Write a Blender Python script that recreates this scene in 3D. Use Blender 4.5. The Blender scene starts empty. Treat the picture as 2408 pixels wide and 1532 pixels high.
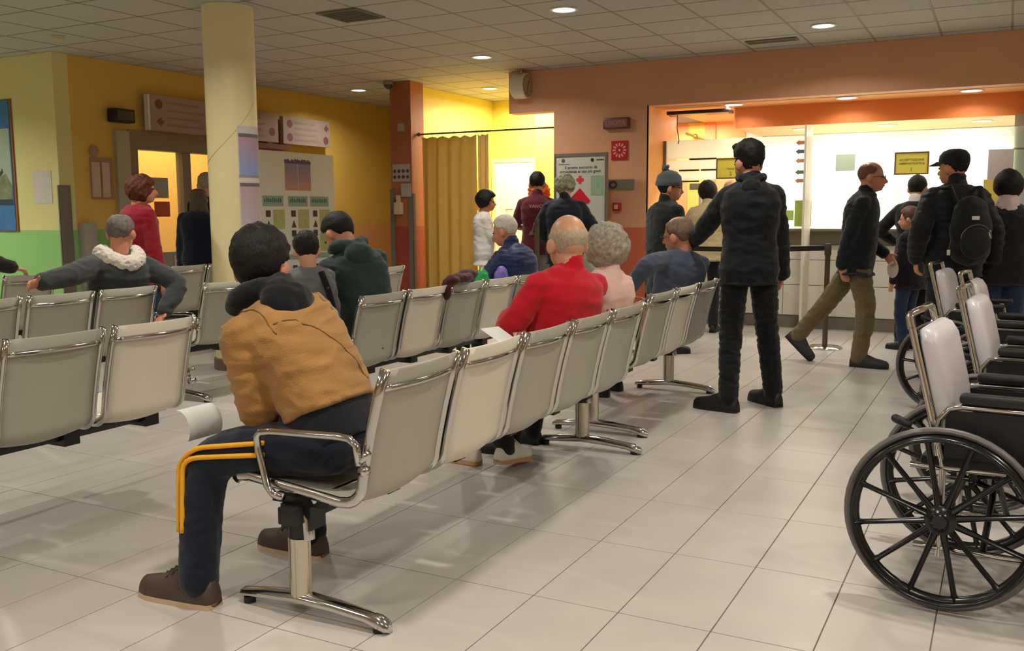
import bpy, bmesh, math, random
from mathutils import Vector, Matrix, noise
PI = math.pi
random.seed(7)
SC = bpy.context.scene
COL = SC.collection
def lin(v):
    v /= 255.0
    return v/12.92 if v <= 0.04045 else ((v+0.055)/1.055)**2.4
def rgb(t): return (lin(t[0]), lin(t[1]), lin(t[2]), 1.0)

# ------------------------------------------------------------- camera, world, exposure
cam_d = bpy.data.cameras.new('camera'); cam = bpy.data.objects.new('camera', cam_d); COL.objects.link(cam)
_p, _r, _y = 0.1195, -0.0054, 0.4845
_f = Vector((-math.sin(_y)*math.cos(_p), math.cos(_y)*math.cos(_p), -math.sin(_p)))
_rt = Vector((math.cos(_y), math.sin(_y), 0)); _up = _rt.cross(_f)
_r2 = math.cos(_r)*_rt+math.sin(_r)*_up; _u2 = -math.sin(_r)*_rt+math.cos(_r)*_up
cam.matrix_world = Matrix(((_r2.x, _u2.x, -_f.x, 0), (_r2.y, _u2.y, -_f.y, 0), (_r2.z, _u2.z, -_f.z, 1.30), (0, 0, 0, 1)))
cam_d.sensor_fit = 'HORIZONTAL'; cam_d.sensor_width = 36.0; cam_d.lens = 36.0*2200.49/2408.0
cam_d.clip_start = 0.05
SC.camera = cam
W = bpy.data.worlds.new('dim_world'); SC.world = W; W.use_nodes = True
W.node_tree.nodes['Background'].inputs[0].default_value = (1.0, 0.93, 0.82, 1)
W.node_tree.nodes['Background'].inputs[1].default_value = 0.05
vs = SC.view_settings
SC.display_settings.display_device = 'sRGB'
vs.view_transform = 'Standard'; vs.look = 'None'; vs.gamma = 1.0; vs.use_curve_mapping = False
vs.exposure = -0.06
LAMP_W = 21.0            # one ceiling downlight
WARM = (1.0, 0.945, 0.86)
HC = 2.99                # ceiling height

# ------------------------------------------------------------- materials
MATS = {}
def M(name, col, rough=0.6, metal=0.0, var=0.0, vscale=8.0, bump=0.0, bscale=60.0, spec=0.5, emit=0.0, alpha=1.0, trans=0.0, sheen=0.0, stretch=None):
    if name in MATS: return MATS[name]
    m = bpy.data.materials.new(name); m.use_nodes = True
    nt = m.node_tree; b = nt.nodes['Principled BSDF']
    c = rgb(col)
    b.inputs['Base Color'].default_value = c
    b.inputs['Roughness'].default_value = rough; b.inputs['Metallic'].default_value = metal
    b.inputs['Specular IOR Level'].default_value = spec
    if sheen: b.inputs['Sheen Weight'].default_value = sheen
    if trans: b.inputs['Transmission Weight'].default_value = trans
    if alpha < 1: b.inputs['Alpha'].default_value = alpha
    tc = None
    if var or bump:
        tc = nt.nodes.new('ShaderNodeTexCoord'); mp = nt.nodes.new('ShaderNodeMapping')
        nt.links.new(tc.outputs['Object'], mp.inputs['Vector'])
        if stretch: mp.inputs['Scale'].default_value = stretch
    if var:
        n = nt.nodes.new('ShaderNodeTexNoise'); n.inputs['Scale'].default_value = vscale; n.inputs['Detail'].default_value = 4
        nt.links.new(mp.outputs[0], n.inputs['Vector'])
        r = nt.nodes.new('ShaderNodeMapRange'); r.inputs['From Min'].default_value = 0.3; r.inputs['From Max'].default_value = 0.7
        r.inputs['To Min'].default_value = 1-var; r.inputs['To Max'].default_value = 1+var
        nt.links.new(n.outputs['Fac'], r.inputs['Value'])
        h = nt.nodes.new('ShaderNodeVectorMath'); h.operation = 'SCALE'; h.inputs[0].default_value = c[:3]
        nt.links.new(r.outputs[0], h.inputs['Scale']); nt.links.new(h.outputs[0], b.inputs['Base Color'])
    if bump:
        n2 = nt.nodes.new('ShaderNodeTexNoise'); n2.inputs['Scale'].default_value = bscale; n2.inputs['Detail'].default_value = 3
        nt.links.new(mp.outputs[0], n2.inputs['Vector'])
        bp = nt.nodes.new('ShaderNodeBump'); bp.inputs['Strength'].default_value = bump; bp.inputs['Distance'].default_value = 0.01
        nt.links.new(n2.outputs['Fac'], bp.inputs['Height']); nt.links.new(bp.outputs[0], b.inputs['Normal'])
    if emit:
        b.inputs['Emission Color'].default_value = c; b.inputs['Emission Strength'].default_value = emit
    MATS[name] = m
    return m
def translucent(name, col, see=0.2, body=0.6, rough=0.5):
    m = M(name, col, rough); nt = m.node_tree; out = nt.nodes['Material Output']; b = nt.nodes['Principled BSDF']
    t = nt.nodes.new('ShaderNodeBsdfTranslucent'); t.inputs[0].default_value = rgb(col)
    a = nt.nodes.new('ShaderNodeMixShader'); a.inputs[0].default_value = body; nt.links.new(b.outputs[0], a.inputs[1]); nt.links.new(t.outputs[0], a.inputs[2])
    if see:
        q = nt.nodes.new('ShaderNodeBsdfTransparent'); c = nt.nodes.new('ShaderNodeMixShader'); c.inputs[0].default_value = see
        nt.links.new(a.outputs[0], c.inputs[1]); nt.links.new(q.outputs[0], c.inputs[2]); a = c
    nt.links.new(a.outputs[0], out.inputs[0]); return m
def paint(name, hi, lo, zc, hi2=None, ysplit=None):
    """wall paint in two tones, the lower one up to height zc; beyond ysplit the lower tone is hi2"""
    m = M(name, hi, 0.55, var=0.04, vscale=1.5, bump=0.08, bscale=90)
    nt = m.node_tree; b = nt.nodes['Principled BSDF']
    src = b.inputs['Base Color'].links[0].from_socket
    g = nt.nodes.new('ShaderNodeNewGeometry'); s = nt.nodes.new('ShaderNodeSeparateXYZ'); nt.links.new(g.outputs['Position'], s.inputs[0])
    lt = nt.nodes.new('ShaderNodeMath'); lt.operation = 'LESS_THAN'; lt.inputs[1].default_value = zc; nt.links.new(s.outputs['Z'], lt.inputs[0])
    mx = nt.nodes.new('ShaderNodeMixRGB'); mx.inputs[2].default_value = rgb(lo)
    nt.links.new(lt.outputs[0], mx.inputs[0]); nt.links.new(src, mx.inputs[1])
    if hi2:
        gt = nt.nodes.new('ShaderNodeMath'); gt.operation = 'GREATER_THAN'; gt.inputs[1].default_value = ysplit; nt.links.new(s.outputs['Y'], gt.inputs[0])
        m2 = nt.nodes.new('ShaderNodeMixRGB'); m2.inputs[1].default_value = rgb(lo); m2.inputs[2].default_value = rgb(hi2)
        nt.links.new(gt.outputs[0], m2.inputs[0]); nt.links.new(m2.outputs[0], mx.inputs[2])
    nt.links.new(mx.outputs[0], b.inputs['Base Color'])
    return m

# ------------------------------------------------------------- mesh builder
class MB:
    def __init__(s): s.v = []; s.f = []
    def add(s, vs, fs):
        o = len(s.v); s.v += [tuple(v) for v in vs]; s.f += [tuple(i+o for i in f) for f in fs]; return s
    def box(s, x0, x1, y0, y1, z0, z1, bev=0.0):
        if bev <= 0:
            return s.add([(x0,y0,z0),(x1,y0,z0),(x1,y1,z0),(x0,y1,z0),(x0,y0,z1),(x1,y0,z1),(x1,y1,z1),(x0,y1,z1)],
                         [(3,2,1,0),(4,5,6,7),(0,1,5,4),(1,2,6,5),(2,3,7,6),(3,0,4,7)])
        bm = bmesh.new(); bmesh.ops.create_cube(bm, size=1.0)
        for v in bm.verts: v.co = Vector(((x0+x1)/2+v.co.x*(x1-x0), (y0+y1)/2+v.co.y*(y1-y0), (z0+z1)/2+v.co.z*(z1-z0)))
        bmesh.ops.bevel(bm, geom=bm.edges[:], offset=bev, segments=2, affect='EDGES', profile=0.5)
        return s.take(bm)
    def take(s, bm):
        bm.verts.index_update()
        s.add([v.co for v in bm.verts], [[v.index for v in f.verts] for f in bm.faces]); bm.free(); return s
    def loft(s, rings, cap=True, close=True):
        n = len(rings[0]); vs = [p for r in rings for p in r]; fs = []
        for k in range(len(rings)-1):
            for i in range(n if close else n-1):
                a = k*n+i; b = k*n+(i+1) % n
                fs.append((a, b, b+n, a+n))
        if cap and close:
            fs.append(tuple(reversed(range(n)))); fs.append(tuple(range((len(rings)-1)*n, len(rings)*n)))
        return s.add(vs, fs)
    def tube(s, pts, r, n=8, ref=None, flat=1.0, cap='flat', closed=False):
        pts = [Vector(p) for p in pts]; m = len(pts)
        rs = r if isinstance(r, (list, tuple)) else [r]*m
        tang = []
        for i in range(m):
            a = pts[i-1] if (i > 0 or closed) else pts[i]; b = pts[(i+1) % m] if (i < m-1 or closed) else pts[i]
            t = (b-a); tang.append(t.normalized() if t.length > 1e-9 else Vector((0, 0, 1)))
        u = Vector(ref) if ref is not None else (Vector((0, 0, 1)) if abs(tang[0].z) < 0.9 else Vector((1, 0, 0)))
        rings = []
        P = list(zip(pts, rs, tang))
        if cap == 'round':
            ext = []
            for q in (0.95, 0.75, 0.4):
                ext.append((pts[0]-tang[0]*rs[0]*q, rs[0]*math.sqrt(1-q*q), tang[0]))
            ext2 = []
            for q in (0.4, 0.75, 0.95):
                ext2.append((pts[-1]+tang[-1]*rs[-1]*q, rs[-1]*math.sqrt(1-q*q), tang[-1]))
            P = ext+P+ext2
        for p, rad, t in P:
            if ref is not None: u = Vector(ref)
            u = (u-t*u.dot(t))
            if u.length < 1e-6: u = t.orthogonal()
            u.normalize(); w = t.cross(u)
            rings.append([p+u*(rad*math.cos(2*PI*k/n))+w*(rad*flat*math.sin(2*PI*k/n)) for k in range(n)])
        if closed:
            rings.append(rings[0]); return s.loft(rings, cap=False)
        return s.loft(rings)
    def lathe(s, prof, n=24, c=(0, 0, 0), axis='z'):
        rings = []
        for r, z in prof:
            ring = []
            for k in range(n):
                a = 2*PI*k/n; x, y = r*math.cos(a), r*math.sin(a)
                p = (x, y, z) if axis == 'z' else ((x, z, y) if axis == 'y' else (z, x, y))
                ring.append((p[0]+c[0], p[1]+c[1], p[2]+c[2]))
            rings.append(ring)
        return s.loft(rings)
    def ball(s, c, r, R=None, nu=16, nv=10):
        c = Vector(c); rx, ry, rz = r if isinstance(r, (list, tuple)) else (r, r, r)
        rings = []
        for j in range(nv+1):
            th = PI*(0.02+0.96*j/nv)
            ring = []
            for i in range(nu):
                a = 2*PI*i/nu
                p = Vector((rx*math.sin(th)*math.cos(a), ry*math.sin(th)*math.sin(a), -rz*math.cos(th)))
                ring.append(c+(R @ p if R is not None else p))
            rings.append(ring)
        return s.loft(rings)
    def prism(s, outline, h0, h1, axis='z', c=(0, 0, 0)):
        def p(u, v, h):
            q = (u, v, h) if axis == 'z' else ((u, h, v) if axis == 'y' else (h, u, v))
            return (q[0]+c[0], q[1]+c[1], q[2]+c[2])
        return s.loft([[p(u, v, h0) for u, v in outline], [p(u, v, h1) for u, v in outline]])
    def xf(s, mat):
        s.v = [tuple(mat @ Vector(v)) for v in s.v]; return s
    def mesh(s, name):
        me = bpy.data.meshes.new(name); me.from_pydata(s.v, [], s.f); me.update()
        bm = bmesh.new(); bm.from_mesh(me); bmesh.ops.recalc_face_normals(bm, faces=bm.faces); bm.to_mesh(me); bm.free()
        return me
def put(name, me, parent=None, loc=(0, 0, 0), rz=0.0):
    o = bpy.data.objects.new(name, me); COL.objects.link(o)
    o.location = loc; o.rotation_euler = (0, 0, rz)
    if parent is not None: o.parent = parent
    return o
def obj(name, mb, mat, parent=None, smooth=True, angle=40, loc=(0, 0, 0), rz=0.0):
    me = mb.mesh(name) if isinstance(mb, MB) else mb
    if mat is not None: me.materials.append(mat)
    if smooth:
        me.polygons.foreach_set('use_smooth', [True]*len(me.polygons))
        if angle < 180: me.set_sharp_from_angle(angle=math.radians(angle))
    return put(name, me, parent, loc, rz)
def tag(o, label, cat, group=None):
    o['label'] = label; o['category'] = cat
    if group: o['group'] = group
    return o
def thing(name, label, cat, loc=(0, 0, 0), rz=0.0, group=None):
    o = put(name, None, None, loc, rz); o.empty_display_size = 0.1
    return tag(o, label, cat, group)
def struct(name, mb, mat, **k):
    o = obj(name, mb, mat, smooth=False, **k); o['kind'] = 'structure'; return o
def copy_tree(o, parent=None):
    c = o.copy(); COL.objects.link(c)
    if parent is not None: c.parent = parent
    for ch in list(o.children): copy_tree(ch, c)
    return c
TEXTS, FUSED = [], []                     # finished together at the end, with one scene update
def text(name, s, size, mat, parent, loc, rot, align='CENTER', ext=0.0008, sx=1.0, bold=0.0):
    cu = bpy.data.curves.new(name, 'FONT'); cu.body = s; cu.size = size; cu.align_x = align; cu.align_y = 'CENTER'; cu.extrude = ext; cu.resolution_u = 2
    cu.offset = bold
    cu.materials.append(mat)
    o = put(name, cu, parent, loc); o.rotation_euler = rot; o.scale = (sx, 1, 1)
    TEXTS.append(o); return o
FACE_Y = (PI/2, 0, 0)          # lettering read by someone looking towards +Y
FACE_X = (PI/2, 0, PI/2)       # lettering read by someone looking towards -X
# ------------------------------------------------------------- shared materials
CHROME = M('chrome', (205, 203, 198), 0.12, 1.0)
STEEL = M('brushed_steel', (165, 160, 150), 0.32, 1.0)
ALU = M('polished_aluminium', (214, 206, 188), 0.25, 0.85)
BLACKM = M('black_metal', (22, 22, 22), 0.4)
BLACKP = M('black_plastic', (20, 20, 21), 0.5)
WHITE = M('white_plastic', (232, 230, 224), 0.45)
PAPER = M('white_paper', (226, 224, 220), 0.8)
GREYALU = M('grey_aluminium', (128, 118, 108), 0.45, 0.35)
def glow(name, col, e):
    return M(name, col, 0.5, emit=e)
LAMP_M = glow('lamp_diffuser', (255, 244, 222), 7.0)

# ------------------------------------------------------------- floor: tiles 308 x 600 mm
TU0, TW, TV0, TL = -1.3697, 0.3080, 2.7497, 0.5992
floor = struct('floor', MB().box(-12, 3.6, -3.2, 14.2, -0.12, -0.006), M('grout', (142, 130, 114), 0.8))
TILE = M('floor_tile_glaze', (194, 187, 179), 0.33, var=0.05, vscale=3.0, bump=0.03, bscale=25, spec=0.45)
tnt = TILE.node_tree                                                     # every tile takes its own cut of the pattern
oi = tnt.nodes.new('ShaderNodeObjectInfo')
for n in list(tnt.nodes):
    if n.type == 'MAPPING': tnt.links.new(oi.outputs['Location'], n.inputs['Location'])
tile_me = MB().box(-TW/2+0.002, TW/2-0.002, -TL/2+0.002, TL/2-0.002, -0.008, 0, bev=0.0012).mesh('floor_tile')
tile_me.materials.append(TILE)
tiles = []
for i in range(-36, 17):
    for j in range(-11, 20):
        x, y = TU0+(i+0.5)*TW, TV0+(j+0.5)*TL
        if not (-12 < x-TW/2 and x+TW/2 < 3.6 and y-TL/2 > -3.2 and y+TL/2 < 14.2): continue
        d = Vector((x, y, -1.3)); zc = d.dot(_f)
        vis = 0
        if zc > 1:
            px = 1204+2200.5*d.dot(_r2)/zc; py = 766-2200.5*d.dot(_u2)/zc
            hidden = (px < 420 and py < 1000) or (py < 700)
            if -150 < px < 2500 and py < 1700 and not hidden: vis = 1/zc/zc
        tiles.append((vis, x, y))
tiles.sort(key=lambda t: -t[0])
rest = MB()
for k, (vis, x, y) in enumerate(tiles):
    if k < 300 and vis > 0: put('floor_tile', tile_me, floor, (x, y, 0))
    else: rest.box(x-TW/2+0.002, x+TW/2-0.002, y-TL/2+0.002, y+TL/2-0.002, -0.008, 0)
o = obj('floor_tiles', rest, TILE, floor, smooth=False); o['kind'] = 'stuff'

# ------------------------------------------------------------- ceiling: 600 mm lay-in tiles on a grid
ceiling = struct('ceiling', MB().box(-12, 3.6, -3.2, 14.2, HC+0.012, HC+0.1), M('ceiling_void', (80, 74, 66), 0.9))
CT = M('ceiling_tile_board', (188, 184, 178), 0.85, var=0.05, vscale=30, bump=0.15, bscale=120)
CU, CV, CS = -4.2607, 7.0455, 0.6021
ct_me = MB().box(-CS/2+0.006, CS/2-0.006, -CS/2+0.006, CS/2-0.006, 0, 0.02, bev=0.003).mesh('ceiling_tile'); ct_me.materials.append(CT)
grid = MB(); restc = MB(); n = 0
for i in range(-13, 14):
    for j in range(-17, 13):
        x, y = CU+(i+0.5)*CS, CV+(j+0.5)*CS
        if not (-12 < x < 3.5 and -3 < y < 14): continue
        d = Vector((x, y, HC-1.3)); zc = d.dot(_f); vis = False
        if zc > 1:
            px = 1204+2200.5*d.dot(_r2)/zc; py = 766-2200.5*d.dot(_u2)/zc
            vis = -120 < px < 2530 and -120 < py < 300 and (y < 10.6 or -7.1 < x < -5.2 and y < 13)
        if vis and n < 300: put('ceiling_tile', ct_me, ceiling, (x, y, HC+0.002)); n += 1
        else: restc.box(x-CS/2+0.006, x+CS/2-0.006, y-CS/2+0.006, y+CS/2-0.006, HC+0.002, HC+0.022)
for i in range(-13, 15): grid.box(CU+i*CS-0.010, CU+i*CS+0.010, -3.1, 14.1, HC, HC+0.011)
for j in range(-17, 14): grid.box(-12, 3.6, CV+j*CS-0.010, CV+j*CS+0.010, HC, HC+0.011)
o = obj('ceiling_grid', grid, M('ceiling_grid_metal', (150, 140, 122), 0.6), ceiling, smooth=False)
o = obj('ceiling_tiles', restc, CT, ceiling, smooth=False); o['kind'] = 'stuff'

# ------------------------------------------------------------- walls
OR = (226, 168, 130)
ORANGE = paint('wall_paint_orange', OR, (212, 112, 80), 1.13)
YEL = paint('wall_paint_yellow', (222, 184, 88), (142, 190, 110), 1.15, (226, 168, 110), 9.2)
YG = paint('wall_paint_pale_yellow', (226, 218, 152), (150, 205, 128), 1.145)
YN = M('wall_paint_niche', (234, 214, 98), 0.55, var=0.03, vscale=1.5)
PEACH = M('paint_peach', (248, 178, 108), 0.55, var=0.03, vscale=2)
DEEP = M('paint_deep_orange', (238, 138, 70), 0.55, var=0.03, vscale=2)
OFFW = M('paint_office_white', (240, 240, 232), 0.6, var=0.02, vscale=2)
# wall_left has the glazed doorway (Y 7.50 to 10.05, up to 2.26)
struct('wall_left', MB().box(-9.05, -8.85, 6.78, 7.5, 0, HC).box(-9.05, -8.85, 10.05, 13.6, 0, HC).box(-9.05, -8.85, 7.5, 10.05, 2.262, HC), YEL)
struct('wall_corner', MB().box(-12, -8.85, 6.60, 6.78, 0, HC), YG)
struct('wall_far_left', MB().box(-12.1, -12, -3.2, 6.78, 0, HC), YG)
struct('wall_corridor_end', MB().box(-9.05, -7.03, 13.4, 13.6, 0, HC), YEL)
struct('wall_back', MB().box(-4.82, -3.64, 10.25, 11.26, 0, HC).box(-3.64, 3.6, 10.25, 10.45, 2.495, HC)
       .box(-5.42, -4.82, 10.25, 10.45, 2.5, HC), ORANGE)
struct('wall_niche_left', MB().box(-7.15, -7.03, 10.52, 12.9, 0, HC), YN)
struct('wall_niche_back', MB().box(-7.15, -4.82, 12.75, 12.9, 0, HC).box(-6.24, -4.95, 12.62, 12.76, 0, HC), YN)
struct('wall_niche_right', MB().box(-4.95, -4.83, 11.26, 12.9, 0, HC), YN)
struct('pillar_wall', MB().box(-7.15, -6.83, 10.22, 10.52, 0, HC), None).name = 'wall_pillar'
bpy.data.objects['wall_pillar'].data.materials.append(paint('pillar_darker_orange', (168, 100, 64), (158, 66, 48), 1.14))  # pillar in a darker, browner tone than the orange wall
struct('wall_right', MB().box(3.5, 3.6, -3.2, 14.2, 0, HC), M('wall_paint_plain', (226, 206, 176), 0.6))
struct('wall_front', MB().box(-12, 3.6, -3.3, -3.2, 0, HC), MATS['wall_paint_plain'])
struct('trim_1', MB().box(-3.64, 3.5, 10.45, 10.93, 2.49, 2.52).box(-3.64, -2.82, 10.93, 12.5, 2.49, 2.52), PEACH)              # soffits over the desks
struct('trim_2', MB().box(-2.82, 3.5, 10.90, 10.93, 2.258, 2.49), DEEP)
struct('trim_3', MB().box(-2.82, 3.5, 10.93, 12.2, 2.258, 2.285).box(-2.835, -2.82, 10.90, 12.5, 2.258, 2.49), PEACH)
struct('trim_9', MB().box(-3.655, -3.632, 10.25, 11.262, 0, 2.5), M('paint_reveal_orange', (255, 178, 92), 0.55))
struct('wall_office', MB().box(-4.82, 3.5, 12.5, 12.6, 0, HC), OFFW)
struct('wall_office_left', MB().box(-4.83, -4.76, 11.26, 12.5, 0, HC), PEACH)
struct('trim_4', MB().box(-4.3, -3.86, 12.48, 12.5, 0, 2.49), PEACH)
struct('trim_5', MB().box(-3.86, -3.63, 12.47, 12.5, 0, 2.49), M('paint_lemon', (252, 214, 84), 0.55))
struct('trim_6', MB().box(-3.63, -3.485, 12.45, 12.5, 0, 2.49), M('paint_tangerine', (238, 150, 84), 0.55))
struct('trim_7', MB().box(-3.485, -3.10, 12.48, 12.5, 0, 2.49), PEACH)
struct('trim_8', MB().box(0.02, 0.35, 10.80, 11.1, 0, 2.258), M('paint_grey_beige', (166, 150, 126), 0.6, var=0.05))
# room beyond the glazed doors
struct('wall_beyond', MB().box(-10.6, -10.5, 6.78, 12.0, 0, HC).box(-10.5, -9.05, 11.9, 12.0, 0, HC), M('wall_paint_beyond', (244, 196, 88), 0.6))
struct('baseboard_back', MB().box(-4.82, -3.66, 10.235, 10.25, 0, 0.09), M('skirting', (120, 96, 80), 0.6))
struct('baseboard_left', MB().box(-8.85, -8.835, 10.05, 13.4, 0, 0.09), MATS['skirting'])
struct('baseboard_corner', MB().box(-12, -8.85, 6.585, 6.6, 0, 0.09), MATS['skirting'])

# corner guards (grey metal angles on the lower walls)
for nm, lb, bxs in (('corner_guard', 'grey metal corner guard on the pale yellow wall end at left', MB().box(-8.87, -8.84, 6.585, 6.60, 0.1, 1.62).box(-8.85, -8.835, 6.585, 6.72, 0.1, 1.62)),):
    tag(obj(nm, bxs, GREYALU, smooth=False), lb, 'corner guard')
tag(obj('corner_guard', MB().box(-7.165, -7.10, 10.205, 10.22, 0.05, 1.62), GREYALU, smooth=False), 'grey metal guard strip on the left edge of the orange pillar', 'corner guard')
tag(obj('corner_guard', MB().box(-6.885, -6.815, 10.205, 10.22, 0.05, 1.56).box(-6.83, -6.815, 10.21, 10.28, 0.05, 1.56), GREYALU, smooth=False), 'grey metal guard strip on the right edge of the orange pillar beside the curtain', 'corner guard')

# ------------------------------------------------------------- round column
colm = thing('round_column', 'pale cream round column rising behind the seats at left', 'column', (-5.75, 5.94, 0))
CREAM = M('column_paint', (240, 228, 176), 0.42, var=0.02, vscale=2)
obj('shaft', MB().lathe([(0.206, 0.0), (0.206, HC)], 48), CREAM, colm)
obj('base_ring', MB().lathe([(0.207, 0.0), (0.222, 0.0), (0.222, 0.09), (0.207, 0.10)], 48), MATS['skirting'], colm)
sp = MB()
pts = []
for k in range(40):
    a = -2.35+2.6*k/39; pts.append((0.2065*math.cos(a), 0.2065*math.sin(a), 1.72+0.5*(k/39)**1.5))
obj('seam', MB().tube(pts, 0.0025, 6), M('column_seam', (206, 184, 120), 0.5), colm)

# ------------------------------------------------------------- ceiling downlights
lamp_ring = MB().lathe([(0.118, 0.0), (0.118, -0.006), (0.098, -0.010), (0.093, -0.002), (0.093, 0.0)], 32).mesh('trim_ring')
lamp_disc = MB().lathe([(0.001, -0.004), (0.093, -0.004), (0.093, 0.0), (0.001, 0.0)], 32).mesh('diffuser')
lamp_ring.materials.append(WHITE); lamp_disc.materials.append(LAMP_M)
def downlight(label, x, y, z, w, s=1.0, group=None, col=WARM):
    t = thing('ceiling_downlight', label, 'downlight', (x, y, z), 0, group)
    for nm, me in (('trim_ring', lamp_ring), ('diffuser', lamp_disc)):
        for p in me.polygons: p.use_smooth = True
        c = put(nm, me, t); c.scale = (s, s, 1)
    ld = bpy.data.lights.new('downlight_lamp', 'AREA'); ld.shape = 'DISK'; ld.size = 0.18*s; ld.energy = w; ld.color = col; ld.spread = math.radians(150)
    l = bpy.data.objects.new('downlight_lamp', ld); COL.objects.link(l); l.parent = t; l.location = (0, 0, -0.016)
    return t
downlight('largest bright round ceiling downlight, top centre of the main ceiling', -3.366, 7.356, HC, LAMP_W)
downlight('bright round ceiling downlight above the orange wall at right, beside the slotted vent', -1.576, 9.137, HC, LAMP_W)
downlight('bright round ceiling downlight left of the wall clock', -5.144, 9.102, HC, LAMP_W)
downlight('small ceiling downlight over the yellow corridor left of the orange pillar', -7.966, 10.65, HC, LAMP_W*0.8)
downlight('small ceiling downlight inside the curtained alcove, cut by the clock bulkhead', -6.321, 11.4, HC, LAMP_W*1.4, col=(1, 0.9, 0.7))
for k, (x, lb) in enumerate(((-2.753, 'flat soffit downlight above the hanging screen'), (-1.56, 'flat soffit downlight in the middle of the orange header'), (-0.377, 'flat soffit downlight at the right end of the orange header'))):
    downlight(lb, x, 10.56, 2.49, 4)
for k, (x, lb) in enumerate(((-2.17, 'small inner soffit downlight behind the dark haired man in black'), (-1.237, 'small inner soffit downlight above the yellow reception sign'), (-0.286, 'small inner soffit downlight above the man in the cap'))):
    downlight(lb, x, 11.38, 2.258, 16, 0.9, col=(1, 0.95, 0.86))
for k, (x, y, w) in enumerate(((-1.58, 5.55, .8), (-0.1, 3.7, 1.3), (-1.6, 2.0, 1.1), (-5.1, 2.0, .8), (-3.4, 0.3, 1), (0.1, 0.3, 1.2), (-1.6, -1.5, 1), (1.9, 5.5, 1), (1.9, 2.0, 1.2), (1.9, 8.6, 1), (-8.7, 2.0, .8), (-5.1, -1.5, 1), (-10.6, 4.6, 3.0), (-4.5, 4.6, 1.3), (-6.9, 4.3, 1.2))):  # the last two are unseen lamps added to brighten the round column
    downlight('unseen round ceiling downlight outside the picture', x, y, HC, LAMP_W*w, group='downlights outside the picture')
def room_lamp(name, x, y, z, sx, sy, w, col, rot=(0, 0, 0)):
    ld = bpy.data.lights.new(name, 'AREA'); ld.shape = 'RECTANGLE'; ld.size = sx; ld.size_y = sy; ld.energy = w; ld.color = col
    l = bpy.data.objects.new(name, ld); COL.objects.link(l); l.location = (x, y, z); l.rotation_euler = rot
room_lamp('office_lamp', -1.0, 11.7, 2.24, 3.2, 0.5, 105, (0.97, 1, 0.95))
room_lamp('office_lamp', -3.7, 11.9, 2.46, 0.7, 0.6, 26, (1, 0.97, 0.9))
room_lamp('beyond_lamp', -9.8, 9.0, 2.9, 0.6, 3.0, 70, (1, 0.9, 0.72))
room_lamp('alcove_fill', -6.2, 12.1, 2.9, 0.7, 0.7, 52, (1, 0.94, 0.8))  # unseen area light added to whiten the alcove door

# vents, sensor
for (x, y, w, d, lb) in ((-2.155, 9.661, 0.5, 0.16, 'slotted dark ceiling vent beside the right-hand downlight'), (-5.047, 6.666, 0.42, 0.42, 'dark square ceiling diffuser right of the round column')):
    t = thing('ceiling_vent', lb, 'vent', (x, y, HC))
    fr = MB().box(-w/2, w/2, -d/2, -d/2+0.02, -0.012, 0).box(-w/2, w/2, d/2-0.02, d/2, -0.012, 0).box(-w/2, -w/2+0.02, -d/2+0.02, d/2-0.02, -0.012, 0).box(w/2-0.02, w/2, -d/2+0.02, d/2-0.02, -0.012, 0)
    obj('frame', fr, M('vent_grey', (120, 116, 104), 0.5), t, smooth=False)
    obj('backing', MB().box(-w/2+0.02, w/2-0.02, -d/2+0.02, d/2-0.02, -0.003, 0), M('vent_dark', (40, 42, 40), 0.7), t, smooth=False)
    ns = 4 if d < 0.3 else 8
    for k in range(ns):
        yy = -d/2+0.02+(d-0.04)*(k+0.5)/ns
        obj('slat', MB().box(-w/2+0.02, w/2-0.02, yy-0.006, yy+0.006, -0.011, -0.003), MATS['vent_grey'], t, smooth=False)
tag(obj('smoke_detector', MB().lathe([(0.001, -0.05), (0.03, -0.05), (0.055, -0.03), (0.06, 0.0), (0.001, 0)], 20), M('detector_plastic', (200, 190, 150), 0.5), loc=(-8.05, 6.081, HC)), 'small pale smoke detector on the ceiling above the pale yellow wall', 'smoke detector')
t = thing('security_camera', 'small white dome camera on top of the orange pillar', 'camera', (-7.10, 10.12, 2.93))
obj('housing', MB().lathe([(0.001, 0.06), (0.06, 0.06), (0.065, 0.01), (0.001, 0.01)], 20), M('camera_grey', (150, 144, 132), 0.5), t)
obj('dome', MB().ball((0, 0, 0.01), 0.055), M('dome_smoke', (70, 66, 60), 0.15), t)

# ------------------------------------------------------------- glazed doors in wall_left, signs over them
d1 = struct('door_1', MB().box(-8.98, -8.83, 7.5, 7.62, 0, 2.26).box(-8.98, -8.83, 9.95, 10.05, 0, 2.26).box(-8.98, -8.83, 7.62, 9.95, 2.05, 2.26), GREYALU)
for y0 in (8.29, 9.12): obj('mullion', MB().box(-8.96, -8.85, y0, y0+0.13, 0.0, 2.05), GREYALU, d1, smooth=False)
for y0, y1 in ((7.62, 8.29), (8.42, 9.12), (9.25, 9.95)):
    obj('kick_panel', MB().box(-8.93, -8.88, y0, y1, 0.0, 0.86), M('door_panel_grey', (150, 142, 128), 0.5), d1, smooth=False)
    obj('pane', MB().box(-8.915, -8.905, y0, y1, 0.86, 2.05), M('door_glass', (255, 255, 250), 0.03, alpha=0.12, spec=0.4), d1, smooth=False)
obj('door_notice', MB().box(-8.903, -8.899, 7.86, 8.10, 1.50, 1.74), M('notice_grey', (170, 158, 150), 0.8), d1, smooth=False)
obj('door_notice', MB().box(-8.903, -8.899, 7.88, 8.11, 1.28, 1.46), M('notice_red', (190, 80, 52), 0.8), d1, smooth=False)
obj('door_notice', MB().box(-8.879, -8.873, 8.12, 8.28, 0.55, 0.82), M('notice_pale', (206, 190, 178), 0.8), d1, smooth=False)
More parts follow.
